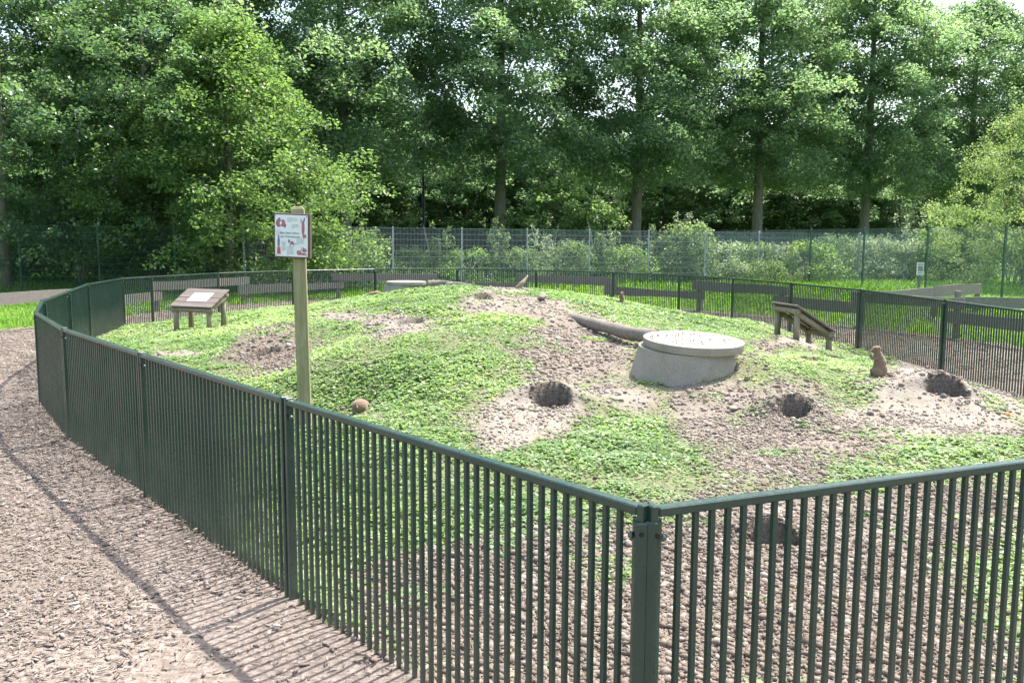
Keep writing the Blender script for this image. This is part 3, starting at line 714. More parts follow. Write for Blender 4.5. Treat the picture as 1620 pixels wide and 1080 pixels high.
# ------------------------------------------------------------------ concrete shafts with lids
def frustum(m, c, r0, r1, z0, z1, n=72, ax=None, tilt=None, jit=0):
    vs = []
    for z, r in ((z0, r0), (z1, r1)):
        for k in range(n):
            a = 2*math.pi*k/n; v = Vector((r*math.cos(a), r*math.sin(a), z))
            vs.append((tilt @ v if tilt else v)+Vector(c))
    fs = [(k, (k+1) % n, (k+1) % n+n, k+n) for k in range(n)]+[tuple(reversed(range(n))), tuple(range(n, 2*n))]
    m.add(vs, fs)
def shaft(px, py, Y, dia, label, tilt, base, litter):
    c = at(px, py, Y); root = empty('concrete_shaft', (c.x, c.y, c.z-.75)); tag(root, label, 'concrete shaft', 'lidded concrete shafts on the mound')
    T = Matrix.Rotation(tilt, 3, 'X') @ Matrix.Rotation(tilt*.5, 3, 'Y'); z = .75; r = dia/2
    m = MB(); frustum(m, (-.05, 0, z), base, r*.96, -.62, -.086, tilt=T); ring = m.build('shaft_ring', M['concrete'], root, True)
    m = MB(); frustum(m, (0.02, 0, z), r*1.01, r*1.02, -.083, 0, tilt=T); lid = m.build('lid', M['concrete'], root, False, bevel=.008, seg=2)
    for me in (ring.data, lid.data):
        for p in me.polygons: p.use_smooth = True
        me.set_sharp_from_angle(angle=R(35))
    if litter:
        n = 60; a = rng.uniform(0, 2*np.pi, n); rr = r*np.sqrt(rng.uniform(0, .8, n)); x = rr*np.cos(a)*1.0; y = rr*np.sin(a)*.8
        V, Fc, Tn = lumps(x, y, np.full(n, .004)+0*x, np.full(n, .008)*np.exp(rng.normal(0, .3, n)), np.full(n, .1))
        V = (np.array(T) @ V.T).T+np.array([0, 0, z])
        link('crumbs', np_mesh('crumbs', V, Fc, False, {'tint': Tn}), M['clod'], root)['kind'] = 'stuff'
shaft(1094, 536, 8.85, 1.0, 'large round concrete shaft with thick lid on the near right side of the mound', R(4.0), .60, True)
shaft(641.5, 445, 21.9, .98, 'far round concrete shaft, only its lid and rim showing over the mound crest', R(.5), .62, False)

# ------------------------------------------------------------------ logs and driftwood
def log(name, pts, rad, mat, label, cat='log', n=14, wob=.06, group=None):
    root_loc = Vector(pts[0]); pts = [Vector(p) for p in pts]
    # resample with knobbly radius
    P = []; Rr = []
    for i in range(len(pts)-1):
        for k in range(6):
            t = k/6; P.append(pts[i].lerp(pts[i+1], t)-root_loc); Rr.append((rad[i]*(1-t)+rad[i+1]*t)*(1+random.uniform(-.05, .05)))
    P.append(pts[-1]-root_loc); Rr.append(rad[-1])
    m = MB(); m.tube(P, Rr, n, wob=wob); o = m.build(name, mat, None, True); o.location = root_loc
    for p in o.data.polygons:
        if len(p.vertices) > 4: p.use_smooth = False
    return tag(o, label, cat, group)
a = at(1040, 530, 9.9); b = at(1000, 523, 10.2); c = at(950, 508, 11.0); d = at(905, 492, 12.0); e = at(870, 482, 12.8)
dz_ = Vector((0, 0, .045))
log('log', [a-dz_*.5, b-dz_*.8, c-dz_*1.2, d-dz_*2.0], [.086, .084, .078, .066], M['logwood'], 'long grey bleached log lying down the slope to the near concrete shaft')
def gz(px, py, Y, dz):
    v = at(px, py, Y); v.z = float(H(v.x, v.y))+dz; return v
log('driftwood', [gz(677, 450, 17.6, .13), gz(690, 449, 17.6, .13), gz(708, 448, 17.5, .12), gz(728, 450, 17.4, .08)], [.085, .075, .06, .03], M['logwood'], 'thick gnarled bleached driftwood branch beside the far concrete shaft', 'driftwood', wob=.15)
log('driftwood', [gz(706, 452, 16.8, .07), gz(722, 453, 16.7, .08), gz(745, 455, 16.5, .05)], [.04, .05, .025], M['logwood'], 'thin pale driftwood piece in front of the gnarled branch', 'driftwood', wob=.12)
log('wood_stake', [gz(818, 459, 16.0, .0), gz(827, 449, 16.0, .13), gz(835, 437, 16.1, .27)], [.06, .045, .012], M['rail'], 'short splintered wooden stake leaning on the mound crest', 'stake', wob=.1)

# ------------------------------------------------------------------ stones and food scraps
def stone(name, px, py, r, label, mat='stone', cat='stone', sq=(1, .8, .6), sub=3, seed=1, amp=.22, group=None, sink=.3):
    p = hitz(px, py); bm = bmesh.new(); bmesh.ops.create_icosphere(bm, subdivisions=sub, radius=1)
    rs = np.random.default_rng(seed); K = rs.normal(0, 1, (6, 3)); ph = rs.uniform(0, 6, 6)
    for v in bm.verts:
        s = 1+amp*sum(math.sin(Vector(K[i]).dot(v.co)*1.9+ph[i]) for i in range(6))/3
        v.co = Vector((v.co.x*sq[0], v.co.y*sq[1], v.co.z*sq[2]))*s*r
    me = bpy.data.meshes.new(name); bm.to_mesh(me); bm.free()
    for q in me.polygons: q.use_smooth = True
    o = link(name, me, M[mat]); o.location = p+Vector((0, 0, r*sq[2]*(1-sink))); o.rotation_euler = (0, 0, seed*1.3)
    return tag(o, label, cat, group)
stone('stone', 1319, 567, .055, 'small dark stone beside the burrow under the right wooden lectern', 'clod', seed=3)
stone('stone', 1160, 651, .045, 'pale yellowish stone on the brown soil right of the leafy patch', seed=4)
stone('stone', 1322, 682, .04, 'light grey stone on the soil slope below the middle right burrow', seed=5)
stone('stone', 858, 476, .10, 'rounded grey boulder at the upper left end of the long log', 'greystone', seed=6, sq=(1.3, .8, .6), amp=.45, sink=.1)
stone('stone', 828, 456, .10, 'small grey boulder at the foot of the splintered stake', 'greystone', seed=8)
stone('stone', 1148, 757, .035, 'pale flat stone in the thin grass above the fence corner', seed=9)
stone('stone', 1142, 774, .035, 'reddish stone chip lying just above the near fence rail', seed=10, sq=(1.2, .8, .5))
stone('stone', 1284, 690, .035, 'tan stone on the spoil heap in front of the middle right burrow', seed=14)
stone('stone', 792, 452, .07, 'low grey stone among leaves on the mound crest', 'greystone', seed=12, sq=(1.5, .8, .6))
stone('carrot_piece', 1592, 659, .024, 'orange carrot piece on the sandy slope at the far right', 'carrot', 'food', (1.4, .8, .8), 2, seed=2)
stone('carrot_piece', 1086, 762, .014, 'small orange carrot scrap in the grass above the fence corner', 'carrot', 'food', (1.6, .9, .5), 2, seed=7)

# ------------------------------------------------------------------ signpost
SP = Vector((*hitz(484, 680).xy, 0)); SP.z = float(H(SP.x, SP.y))
topz = at(470, 327, SP.y).z
sr = empty('sign_post', SP); tag(sr, 'square wooden post with a white illustrated prairie dog board, standing inside the fence', 'sign')
lean = (at(471, 327, SP.y).x-SP.x)
m = MB(); hh = topz-SP.z
vs = []
for z, dx in ((-.3, 0), (hh-.022, lean)):
    for a_, b_ in ((-1, -1), (1, -1), (1, 1), (-1, 1)): vs.append((dx+a_*.062*.86, b_*.055, z))
vs += [(lean-.036, -.045, hh), (lean+.036, -.045, hh), (lean+.036, .045, hh), (lean-.036, .045, hh)]
fs = [(3, 2, 1, 0)]
for l_ in (0, 4):
    for k in range(4): fs.append((l_+k, l_+(k+1) % 4, l_+4+(k+1) % 4, l_+4+k))
fs.append((8, 9, 10, 11)); m.add(vs, fs)
m.build('post', M['postwood'], sr, bevel=.004, seg=1).rotation_euler = (0, 0, R(10))
# board
bw, bh = .305, .365
bc = at(463, 373, SP.y-.085)-SP
BM = Matrix.Translation(bc) @ Matrix.Rotation(R(-7), 4, 'Z') @ Matrix.Rotation(R(3), 4, 'X') @ Matrix.Rotation(R(2.2), 4, 'Y')
m = MB(); m.box((0, .009, 0), (bw, .048, bh)); bo = m.build('sign_board', M['frame'], sr, bevel=.003, seg=1); bo.matrix_local = BM
m = MB(); m.box((-.004, -.0175, 0), (bw-.026, .003, bh-.026)); po = m.build('poster', M['white'], bo)
def flat(name, polys, mat, par, y=-.0215):
    m = MB()
    for poly in polys:
        n = len(poly); fr = [(x, y, z) for x, z in poly]; bk = [(x, y+.0018, z) for x, z in poly]
        m.add(fr+bk, [tuple(range(n)), tuple(reversed(range(n, 2*n)))]+[(i, (i+1) % n, (i+1) % n+n, i+n) for i in range(n)])
    return m.build(name, mat, par)
def U(px, py):  # poster picture coordinates (0..1 from its top left)
    w, h = bw-.026, bh-.026; return (-.004-w/2+px*w, h/2-py*h)
def ell(cx, cy, rx, ry, rot=0, n=14):
    return [U(cx+rx*math.cos(a)*math.cos(rot)-ry*math.sin(a)*math.sin(rot), cy+rx*math.cos(a)*math.sin(rot)+ry*math.sin(a)*math.cos(rot)) for a in [2*math.pi*k/n for k in range(n)]]
pics = [
    [('pinkfur', [ell(.12, .2, .09, .1), ell(.24, .2, .08, .09), ell(.3, .26, .05, .05)]), ('pgrey', [ell(.13, .12, .04, .05), ell(.22, .24, .04, .03)]), ('white', [ell(.18, .2, .03, .05)])],
    [('pinkfur', [ell(.86, .3, .045, .19), ell(.9, .5, .06, .05)]), ('pgrey', [ell(.8, .13, .015, .06), ell(.9, .1, .02, .05)])],
    [('pgrey', [ell(.11, .66, .04, .13), ell(.11, .53, .025, .05)]), ('red', [[U(.06, .78), U(.16, .78), U(.17, .95), U(.06, .95)]])],
    [('pinkfur', [ell(.52, .67, .06, .045)]), ('pgrey', [ell(.43, .63, .03, .05), ell(.46, .73, .015, .03), ell(.57, .72, .015, .03), ell(.63, .69, .05, .008)])],
    [('pinkfur', [ell(.73, .9, .07, .06), ell(.9, .84, .07, .05), ell(.85, .93, .12, .03)]), ('pgrey', [ell(.8, .82, .01, .06), ell(.86, .8, .02, .04)])]]
for pc in pics:
    for i, (mt, polys) in enumerate(pc):
        for k_, pl_ in enumerate(polys): flat('picture', [pl_], M[mt], bo, -.0200-.0004*i-.00009*k_)
def lines(x0, x1, y0, n, dy=.028, mat='inkl'):
    return [[U(x0, y0+i*dy), U(x0+(x1-x0)*random.uniform(.85, 1)*(0.4 if i == n-1 else 1), y0+i*dy), U(x0+(x1-x0)*random.uniform(.85, 1)*(0.4 if i == n-1 else 1), y0+i*dy+.011), U(x0, y0+i*dy+.011)] for i in range(n)]
for blk in ((.38, .72, .07, 4), (.52, .74, .22, 4), (.02, .38, .36, 1), (.03, .25, .40, 4), (.2, .33, .64, 9), (.36, .58, .76, 8), (.66, .9, .55, 6)):
    flat('text_block', lines(*blk), M['inkl'], bo, -.0204)
def text(body, px, py, size, mat, par, y=-.0208):
    cu = bpy.data.curves.new('headline', 'FONT'); cu.body = body; cu.size = size; cu.align_x = 'CENTER'; cu.extrude = .0004
    t = bpy.data.objects.new('tmp', cu); COL.objects.link(t); dg = bpy.context.evaluated_depsgraph_get(); me = bpy.data.meshes.new_from_object(t.evaluated_get(dg)); bpy.data.objects.remove(t)
    me.materials.clear(); o = link('headline', me, mat, par); x, z = U(px, py); o.location = (x, y, z); o.rotation_euler = (math.pi/2, 0, 0); return o
text('Aus dem Leben', .45, .455, .026, M['ink'], bo); text('der Präriehunde', .47, .545, .026, M['ink'], bo)
md = MB()
for x, z in ((.02, .03), (.97, .03), (.03, .97), (.97, .97)):
    a_, b_ = U(x, z); md.tube([(a_, -.019, b_), (a_, -.0225, b_)], .0035, 8)
md.build('screws', M['bolt'], bo)

# ------------------------------------------------------------------ lecterns made of logs
def lectern(loc, rz, w, sl_w, ang, zfront, label, sheet, feet, over=.04):
    """local x along the low edge, y towards the high edge; feet: ground heights for the four legs"""
    root = empty('lectern', loc, rz); tag(root, label, 'lectern', 'log framed information lecterns on the mound')
    ca, sa = math.cos(ang), math.sin(ang); d = sl_w*ca; zb = zfront+sl_w*sa
    for (x, y, z, f) in ((-w/2+.08, .05, zfront-.04, feet[0]), (w/2-.08, .05, zfront-.04, feet[1]), (w/2-.08, d-.07, zb-.11, feet[2]), (-w/2+.08, d-.07, zb-.11, feet[3])):
        m = MB(); m.tube([(x, y, f-.15), (x, y, (f+z)/2), (x, y, z)], [.05, .048, .047], 14, wob=.02); m.build('leg', M['rail'], root, True)
    for y, z in ((.05, zfront-.015), (d-.05, zb-.06)):
        m = MB(); m.tube([(-w/2+.0, y, z), (0, y, z), (w/2-.0, y, z)], .045, 14, wob=.02); m.build('cross_log', M['rail'], root, True)
    for x in (-w/2+.05, w/2-.05):
        m = MB(); m.tube([(x, .0, zfront-.045), (x, d/2, (zfront+zb)/2-.052), (x, d-.01, zb-.06)], .042, 14, wob=.02); m.build('side_log', M['rail'], root, True)
    T = Matrix.Translation((0, 0, zfront+.03)) @ Matrix.Rotation(ang, 4, 'X'); m = MB(); nb = 4
    for k in range(nb):
        m.box((0, sl_w*(k+.5)/nb, .012+random.uniform(-.002, .002)), (w+2*over*.6+random.uniform(-.01, .01), sl_w/nb-.004, .026))
    bd = m.build('board', M['board'], root, bevel=.004, seg=1); bd.matrix_local = T
    if sheet:
        m = MB(); m.box((.02, sl_w*.52, .0275), (w*.48, sl_w*.45, .003)); sh = m.build('info_sheet', M['white'], bd)
        flat('picture', [[(x*.5, y*.5) for x, y in ((-.05, -.06), (.02, -.09), (.11, -.04), (.07, .02), (.12, .1), (.06, .07), (0, .08), (-.03, .0))]], M['pgrey'], sh).matrix_local = Matrix.Translation((.13, sl_w*.52, .0095)) @ Matrix.Rotation(-math.pi/2, 4, 'X')
    return root
f0 = hitz(281, 524); f1 = hitz(336, 526)
z00 = float(H(-6, 16))
pl = at(269.5, 488, 15.85); pr_ = at(333, 487, 15.5); mid = (pl+pr_)/2; dx = pr_-pl
rz1 = math.atan2(dx.y, dx.x); wl = dx.xy.length
base = Vector((mid.x, mid.y, 0)); 
def lfeet(base, rz, w, d):
    out = []
    for x, y in ((-w/2+.08, .05), (w/2-.08, .05), (w/2-.08, d-.07), (-w/2+.08, d-.07)):
        X = base.x+x*math.cos(rz)-y*math.sin(rz); Y = base.y+x*math.sin(rz)+y*math.cos(rz); out.append(float(H(X, Y)))
    return out
lectern(base, rz1, wl, .58, R(31), mid.z-.02, 'left wooden lectern with a white picture sheet on its sloping brown board, facing the path', True, lfeet(base, rz1, wl, .57))
# right one: seen from behind and the side
Cc = at(1259, 487, 13.3); Aa = at(1216, 480, 14.05); Dd = at(1321, 529, 13.42)
hi = Aa-Cc; lo_dir = (Dd-Cc); w2 = Vector((hi.x, hi.y)).length
ld = Vector((lo_dir.x, lo_dir.y)); dlen = ld.length; zl = Dd.z
yv = -ld.normalized(); rz2 = math.atan2(yv.y, yv.x)-math.pi/2
basep = (Dd.xy+ (Vector((math.cos(rz2), math.sin(rz2)))*w2/2 if Vector((math.cos(rz2), math.sin(rz2))).dot(hi.xy) > 0 else Vector((math.cos(rz2), math.sin(rz2)))*-w2/2))
base = Vector((basep.x, basep.y, 0)); ang2 = math.atan2(Cc.z-zl, dlen)
lectern(base, rz2, w2, math.hypot(dlen, Cc.z-zl), ang2, zl-.0, 'right wooden lectern seen from behind, its board sloping down towards the far fence', False, lfeet(base, rz2, w2, dlen))

# small notice by the green mesh fence
c = at(1456, 425, 29.5); nb_ = empty('notice_board', (c.x, c.y, 0)); tag(nb_, 'small white notice on a stub post beside the green mesh fence', 'sign')
m = MB(); m.box((0, .03, c.z/2-.1), (.07, .05, c.z+.2)); m.build('post', M['plank'], nb_)
m = MB(); m.box((0, 0, c.z), (.25, .008, .42)); pn = m.build('notice', M['white'], nb_)
flat('picture', [[(-.08, c.z-.08), (.09, c.z-.08), (.09, c.z+.09), (-.08, c.z+.09)]], M['stone'], pn, -.008)
flat('text_line', [[(-.1, c.z+.13), (.1, c.z+.13), (.1, c.z+.15), (-.1, c.z+.15)]], M['ink'], pn, -.008)
flat('text_line', [[(-.1, c.z-.15), (.06, c.z-.15), (.06, c.z-.13), (-.1, c.z-.13)]], M['ink'], pn, -.008)

# lamp post
p = at(670, 360, 44); lpz = empty('street_lamp', (p.x, p.y, 0)); tag(lpz, 'slim dark grey lamp post between the tree trunks behind the silver fence', 'lamp post')
m = MB(); m.tube([(0, 0, 0), (0, 0, 1.2), (0, 0, 1.25), (0, 0, 6.0)], [.11, .105, .075, .05], 12); m.build('pole', M['lamp'], lpz, True)
m = MB(); m.tube([(0, 0, 6.0), (0, 0, 6.08), (0, 0, 6.35), (0, 0, 6.45)], [.09, .2, .26, .05], 12); m.build('lamp_head', M['lamp'], lpz, True)

# ------------------------------------------------------------------ prairie dogs
def blob(m, c, r, rot=None, n=16):
    c = Vector(c); vs = []; fs = []; k = n//2
    for i in range(k+1):
        th = math.pi*i/k
        for j in range(n):
            a = 2*math.pi*j/n; v = Vector((math.sin(th)*math.cos(a)*r[0], math.sin(th)*math.sin(a)*r[1], math.cos(th)*r[2]))
            vs.append((rot @ v if rot else v)+c)
    for i in range(k):
        for j in range(n): a = i*n+j; b = i*n+(j+1) % n; fs.append((a, a+n, b+n, b))
    m.add(vs, fs)
def fuse(m, name, mat, parent, vox=.004, smooth=10):
    me = bpy.data.meshes.new('t'); me.from_pydata(m.v, [], m.f); bm = bmesh.new(); bm.from_mesh(me); bmesh.ops.remove_doubles(bm, verts=bm.verts, dist=1e-5); bmesh.ops.recalc_face_normals(bm, faces=bm.faces); bm.to_mesh(me); bm.free()
    t = bpy.data.objects.new('tmp', me); COL.objects.link(t)
    md = t.modifiers.new('r', 'REMESH'); md.mode = 'VOXEL'; md.voxel_size = vox; md.use_smooth_shade = True
    ms = t.modifiers.new('s', 'SMOOTH'); ms.iterations = smooth; ms.factor = .5
    dg = bpy.context.evaluated_depsgraph_get(); out = bpy.data.meshes.new_from_object(t.evaluated_get(dg)); bpy.data.objects.remove(t)
    out.name = name; out.materials.clear(); return link(name, out, mat, parent)
def cat_eyes(root, head, r, fwd, side):
    for s in (-1, 1):
        m = MB(); blob(m, Vector(head)+Vector(fwd)*r*.45+Vector(side)*s*r*.78+Vector((0, 0, r*.28)), (.0062,)*3, n=10); m.build('eye', M['eye'], root, True)
def dog_upright(loc, rz, s, label):
    root = empty('prairie_dog', loc, rz); tag(root, label, 'prairie dog', 'prairie dogs on the mound')
    m = MB()  # faces +x ; units for 0.33 m tall
    blob(m, (-.015, 0, .082), (.076, .070, .088)); blob(m, (-.012, 0, .14), (.066, .060, .085)); blob(m, (-.002, 0, .19), (.052, .050, .07), Matrix.Rotation(.12, 3, 'Y'))
    blob(m, (.012, 0, .232), (.043, .042, .05)); blob(m, (.028, 0, .288), (.047, .038, .036), Matrix.Rotation(.2, 3, 'Y')); blob(m, (.064, 0, .272), (.026, .02, .019), Matrix.Rotation(.35, 3, 'Y'))
    for sd in (-1, 1):
        blob(m, (.02, sd*.055, .055), (.05, .03, .05), Matrix.Rotation(.4, 3, 'Y'))     # thigh
        m.tube([(.02, sd*.05, .012), (.05, sd*.05, .010), (.083, sd*.046, .008)], [.017, .014, .010], 10)  # foot
        m.tube([(.03, sd*.042, .212), (.055, sd*.047, .185), (.078, sd*.03, .205), (.082, sd*.014, .238)], [.019, .015, .0115, .009], 10)  # arm lifted to the mouth
        blob(m, (.006, sd*.035, .308), (.009, .006, .011))
    m.tube([(-.07, 0, .05), (-.11, .005, .028), (-.15, .012, .016)], [.018, .015, .008], 10)
    fuse(m, 'body', M['fur'], root)
    for sd in (-1, 1):
        q = MB(); blob(q, (.046, sd*.0345, .298), (.0075, .0045, .0065), n=10); q.build('eye', M['eye'], root, True)
    q = MB(); blob(q, (.089, 0, .264), (.006, .007, .005), n=10); q.build('nose', M['eye'], root, True)
    root.scale = (s,)*3; return root
def dog_crouch(loc, rz, s, label):
    root = empty('prairie_dog', loc, rz); tag(root, label, 'prairie dog', 'prairie dogs on the mound')
    m = MB()
    blob(m, (-.04, 0, .075), (.095, .078, .078)); blob(m, (.055, 0, .068), (.08, .062, .06)); blob(m, (.135, 0, .06), (.046, .038, .035)); blob(m, (.175, 0, .048), (.024, .02, .018))
    for sd in (-1, 1):
        blob(m, (-.03, sd*.058, .045), (.05, .028, .045)); m.tube([(-.03, sd*.06, .012), (.02, sd*.062, .009)], [.016, .011], 10)
        m.tube([(.09, sd*.04, .05), (.105, sd*.045, .02), (.13, sd*.045, .008)], [.018, .012, .01], 10); blob(m, (.115, sd*.034, .088), (.009, .006, .01))
    m.tube([(-.125, 0, .07), (-.155, .0, .1), (-.16, .0, .135)], [.017, .014, .006], 10)
    fuse(m, 'body', M['fur'], root)
    for sd in (-1, 1):
        q = MB(); blob(q, (.155, sd*.031, .068), (.0065, .004, .006), n=10); q.build('eye', M['eye'], root, True)
    root.scale = (s,)*3; return root
p = hitz(1389, 597); dog_upright(p, R(172), 1.0, 'prairie dog sitting upright and nibbling beside the right burrow')
p = hitz(570, 655); dog_crouch(p+Vector((0, .05, .0)), R(80), .95, 'prairie dog crouched in the leaves near the signpost, seen from behind with tail up')
p = at(593, 465, 16.9); dog_crouch(Vector((p.x, p.y, float(H(p.x, p.y)))), R(185), .9, 'prairie dog lying flat on the left of the mound crest')
p = at(984, 476, 15.6); dog_upright(Vector((p.x, p.y, float(H(p.x, p.y))-.02)), R(250), .72, 'reddish prairie dog sitting hunched on the crest above the long log')
p = at(750, 452, 17.5); dog_upright(Vector((p.x, p.y, float(H(p.x, p.y))-.09)), R(200), .7, 'pale prairie dog peeping over the crest right of the driftwood')

# ------------------------------------------------------------------ vegetation generators
def crown_mesh(name, clusters, per, leaf, tilt=.9, seed=0, droop=.0, aspect=.75, hang=.5):
    """clusters: (n,6) cx,cy,cz, rx,rz,tint"""
    global rng
    rng = np.random.default_rng(seed); n = len(clusters); C = np.asarray(clusters, float)
    cnt = np.maximum(8, (per*(C[:, 3]/C[:, 3].mean())**2).astype(int)); idx = np.repeat(np.arange(n), cnt); k = len(idx)
    d = rng.normal(0, 1, (k, 3)); d /= np.linalg.norm(d, axis=1, keepdims=True); rr = rng.random(k)**.45
    P = C[idx, :3]+d*rr[:, None]*np.stack([C[idx, 3], C[idx, 3], C[idx, 4]], 1)
    P[:, 2] -= droop*(d[:, 0]**2+d[:, 1]**2)*rr**2*C[idx, 3]
    ex, ey, ez = rot_frames(k, tilt)
    size = leaf*rng.uniform(.55, 1.25, k); tint = np.clip(C[idx, 5]+rng.normal(0, .16, k), 0, 1)
    V, Fc, T = leaves(P, ex, ey, ez, size, tint, .3, aspect)
    return np_mesh(name, V, Fc, False, {'tint': T})
def envelope(n, h0, h1, rad, seed, prof=None, shell=.55, cr=(.45, .95), rzf=.5, lean=0):
    r_ = np.random.default_rng(seed); out = []
    lob = r_.uniform(0, 6.28, 5)
    while len(out) < n:
        t = r_.random(); z = h0+(h1-h0)*t; pr = prof(t) if prof else math.sin(math.pi*min(1, .12+t*.88))**.6
        a = r_.uniform(0, 6.28); lobe = 1+.16*math.sin(2*a+lob[0]+4*t)+.12*math.sin(3*a+lob[1]-7*t)+.08*math.sin(7*t*3+lob[2])
        R_ = rad*pr*lobe; q = (shell+(1-shell)*r_.random()**.7)*(1+.3*r_.random()**4)
        if r_.random() < .28: q = r_.random()**.5*shell
        c = r_.uniform(*cr); out.append((R_*q*math.cos(a)+lean*t, R_*q*math.sin(a), z+r_.normal(0, .15), c, c*rzf, np.clip(.45+r_.normal(0, .14), .1, .95)))
    return out
def tree_trunk(name, h, r0, limbs, seed, crown_h0, rad, forked=False):
    rd = random.Random(seed); random.seed(seed); m = MB(); pts = []; rr = []
    n = 9; ph = rd.uniform(0, 6)
    for i in range(n+1):
        t = i/n; pts.append((.12*math.sin(3*t+ph)*t, .1*math.cos(2.4*t+ph)*t, h*t-.2)); rr.append(r0*(1-.85*t)**.8*(1.35 if i == 0 else 1)+.015)
    m.tube(pts, rr, 12, wob=.04)
    for k in range(limbs):
        t = rd.uniform(crown_h0/h*.9, .9); i = int(t*n); p = Vector(pts[i]).lerp(Vector(pts[i+1]), t*n-i); a = rd.uniform(0, 6.28); ln = rad*rd.uniform(.55, .95)*(1.1-.6*t); up = rd.uniform(.35, 1.1)
        q = [p]; dirv = Vector((math.cos(a), math.sin(a), up)).normalized()
        for s in range(4):
            dirv = (dirv+Vector((rd.uniform(-.2, .2), rd.uniform(-.2, .2), rd.uniform(-.25, .1)))).normalized(); q.append(q[-1]+dirv*ln/4)
        r1 = r0*.36*(1-t*.6); m.tube(q, [r1, r1*.75, r1*.5, r1*.33, r1*.12], 7)
        for s in range(2):
            b = q[2+s]; d2 = (dirv+Vector((rd.uniform(-.8, .8), rd.uniform(-.8, .8), rd.uniform(-.1, .5)))).normalized(); m.tube([b, b+d2*ln*.25, b+d2*ln*.45+Vector((0, 0, -.1))], [r1*.35, r1*.22, r1*.06], 6)
    me = bpy.data.meshes.new(name); me.from_pydata(m.v, [], m.f)
    for p in me.polygons: p.use_smooth = True
    me.materials.append(M['bark']); return me
def tree_thing(loc, rz, tm, cm, cmat, label, group, sc=1., name='tree', cat='tree', szz=None):
    root = empty(name, loc, rz); tag(root, label, cat, group); root.scale = (sc, sc, szz or sc)
    link('trunk', tm, None, root); link('crown', cm, cmat, root); return root

# tall lindens in a row behind the silver fence
lin_prof = lambda t: (.78+.5*t if t < .35 else .955+.05*math.sin(t*9))*(1 if t < .6 else max(.1, 1-((t-.6)/.42)**2*.9))
LT = [tree_trunk('trunk', 13.5, .25, 22, 100+i, 4.6, 3.6) for i in range(3)]
LC = []
for i in range(3):
    cl = envelope(450, 4.2, 14.4, 4.1, 200+i, lin_prof, .5, (.4, 1.15), .42)
    LC.append(crown_mesh('crown', cl, 175, .135, .8, 300+i, .6))
row = [(-.54+.9455*s, 37+.3256*s) for s in (-19.2, -12.8, -6.44, 0, 6.36, 12.67, 18.8, 25.2, 31.6)]
rl = ['tall linden far left, mostly hidden behind the dark leafy tree', 'tall linden whose crown rises above the bright hazel tree on the left', 'linden with its trunk just right of the bright hazel tree, behind the signpost',
      'linden with the thickest bare trunk, left of centre behind the silver fence', 'linden with an ivy flecked trunk, right of centre above the long log', 'linden with its trunk right of the concrete shaft in the background row',
      'linden with a forked trunk behind the right lectern', 'linden at the right whose top stands against the white sky', 'linden at the far right edge behind the feathery tree']
for i, (p, lb) in enumerate(zip(row, rl)):
    tree_thing((p[0]*1.18, p[1]*1.18, -.05), i*2.1+.4, LT[i % 3], LC[(i*2) % 3], M['linden'], lb, 'tall lindens in a row behind the silver mesh fence', 1.18*[1.0, 1.05, 1.02, 1.04, 1.0, 1.02, .98, .93, .9][i], 'linden_tree', 'tree')
# woodland behind
WT = [tree_trunk('trunk', 13, .2, 8, 140+i, 3, 3) for i in range(2)]
WC = []
for i in range(2):
    cl = envelope(330, .8, 14, 3.9, 240+i, lambda t: .95 if t < .7 else max(.15, 1-((t-.7)/.32)**2), .45, (.5, 1.15), .6)
    WC.append(crown_mesh('crown', cl, 60, .26, .8, 340+i, .4))
random.seed(99); k = 0
wd = []
for rowi, (yy, step) in enumerate(((60, 4.6), (67, 5.2), (76, 6))):
    x = -36.
    while x < 48:
        wd.append((x+random.uniform(-1, 1), yy+x*.22+random.uniform(-1.2, 1.2), rowi)); x += step
for x, y, rowi in wd:
    s = random.uniform(.6, .74)*(1, 1.2, 1.3)[rowi]*(1.3 if x < -14 else 1)
    y = max(y, 53)
    tree_thing((x, y, -.05), random.uniform(0, 6), WT[k % 2], WC[(k//2) % 2], M['wood'], ['one of the dark woodland trees in the shade behind the linden row', 'one of the dark woodland trees deep in the background wood', 'one of the dark woodland trees deep in the background wood'][rowi],
               ['front rank of the background wood', 'depth of the background wood', 'depth of the background wood'][rowi], s*1.15, 'woodland_tree', 'tree', s); k += 1
# big dark leafy trees, left
def bush_prof(t): return (.9+.2*math.sin(t*4)) if t < .5 else max(.12, 1.08-((t-.5)/.52)**2)
def big(loc, rz, h, rad, n, leaf, mat, label, seed, h0, per=85, cr=(.3, .7), group=None, name='broadleaf_tree', shell=.72, tilt=.75, droop=.5, prof=bush_prof, lean=0, rzf=.5):
    cl = envelope(n, h0, h, rad, seed, prof, shell, cr, rzf, lean)
    cm = crown_mesh('crown', cl, per, leaf, tilt, seed+1, droop); tm = tree_trunk('trunk', h*.85, .16, 14, seed+2, h0, rad)
    return tree_thing(loc, rz, tm, cm, mat, label, group, 1., name, 'tree')
big((-17.6, 30.4, 0), 0, 12.5, 4.6, 620, .12, M['darkleaf'], 'big dark leafy tree filling the upper left corner', 400, 1.3)
big((-13.0, 31.6, 0), 1, 10.8, 3.6, 520, .12, M['darkleaf'], 'dark leafy tree between the corner tree and the bright hazel', 410, 1.35)
big((-9.9, 30.6, 0), 2, 9.0, 4.4, 760, .12, M['lightleaf'], 'bright yellow green hazel tree behind the left lectern and signpost', 420, .8, name='hazel_tree', shell=.74, cr=(.3, .85), prof=lambda t: (.85+.6*t if t < .3 else max(.16, 1.03-(t-.3)*1.2)))
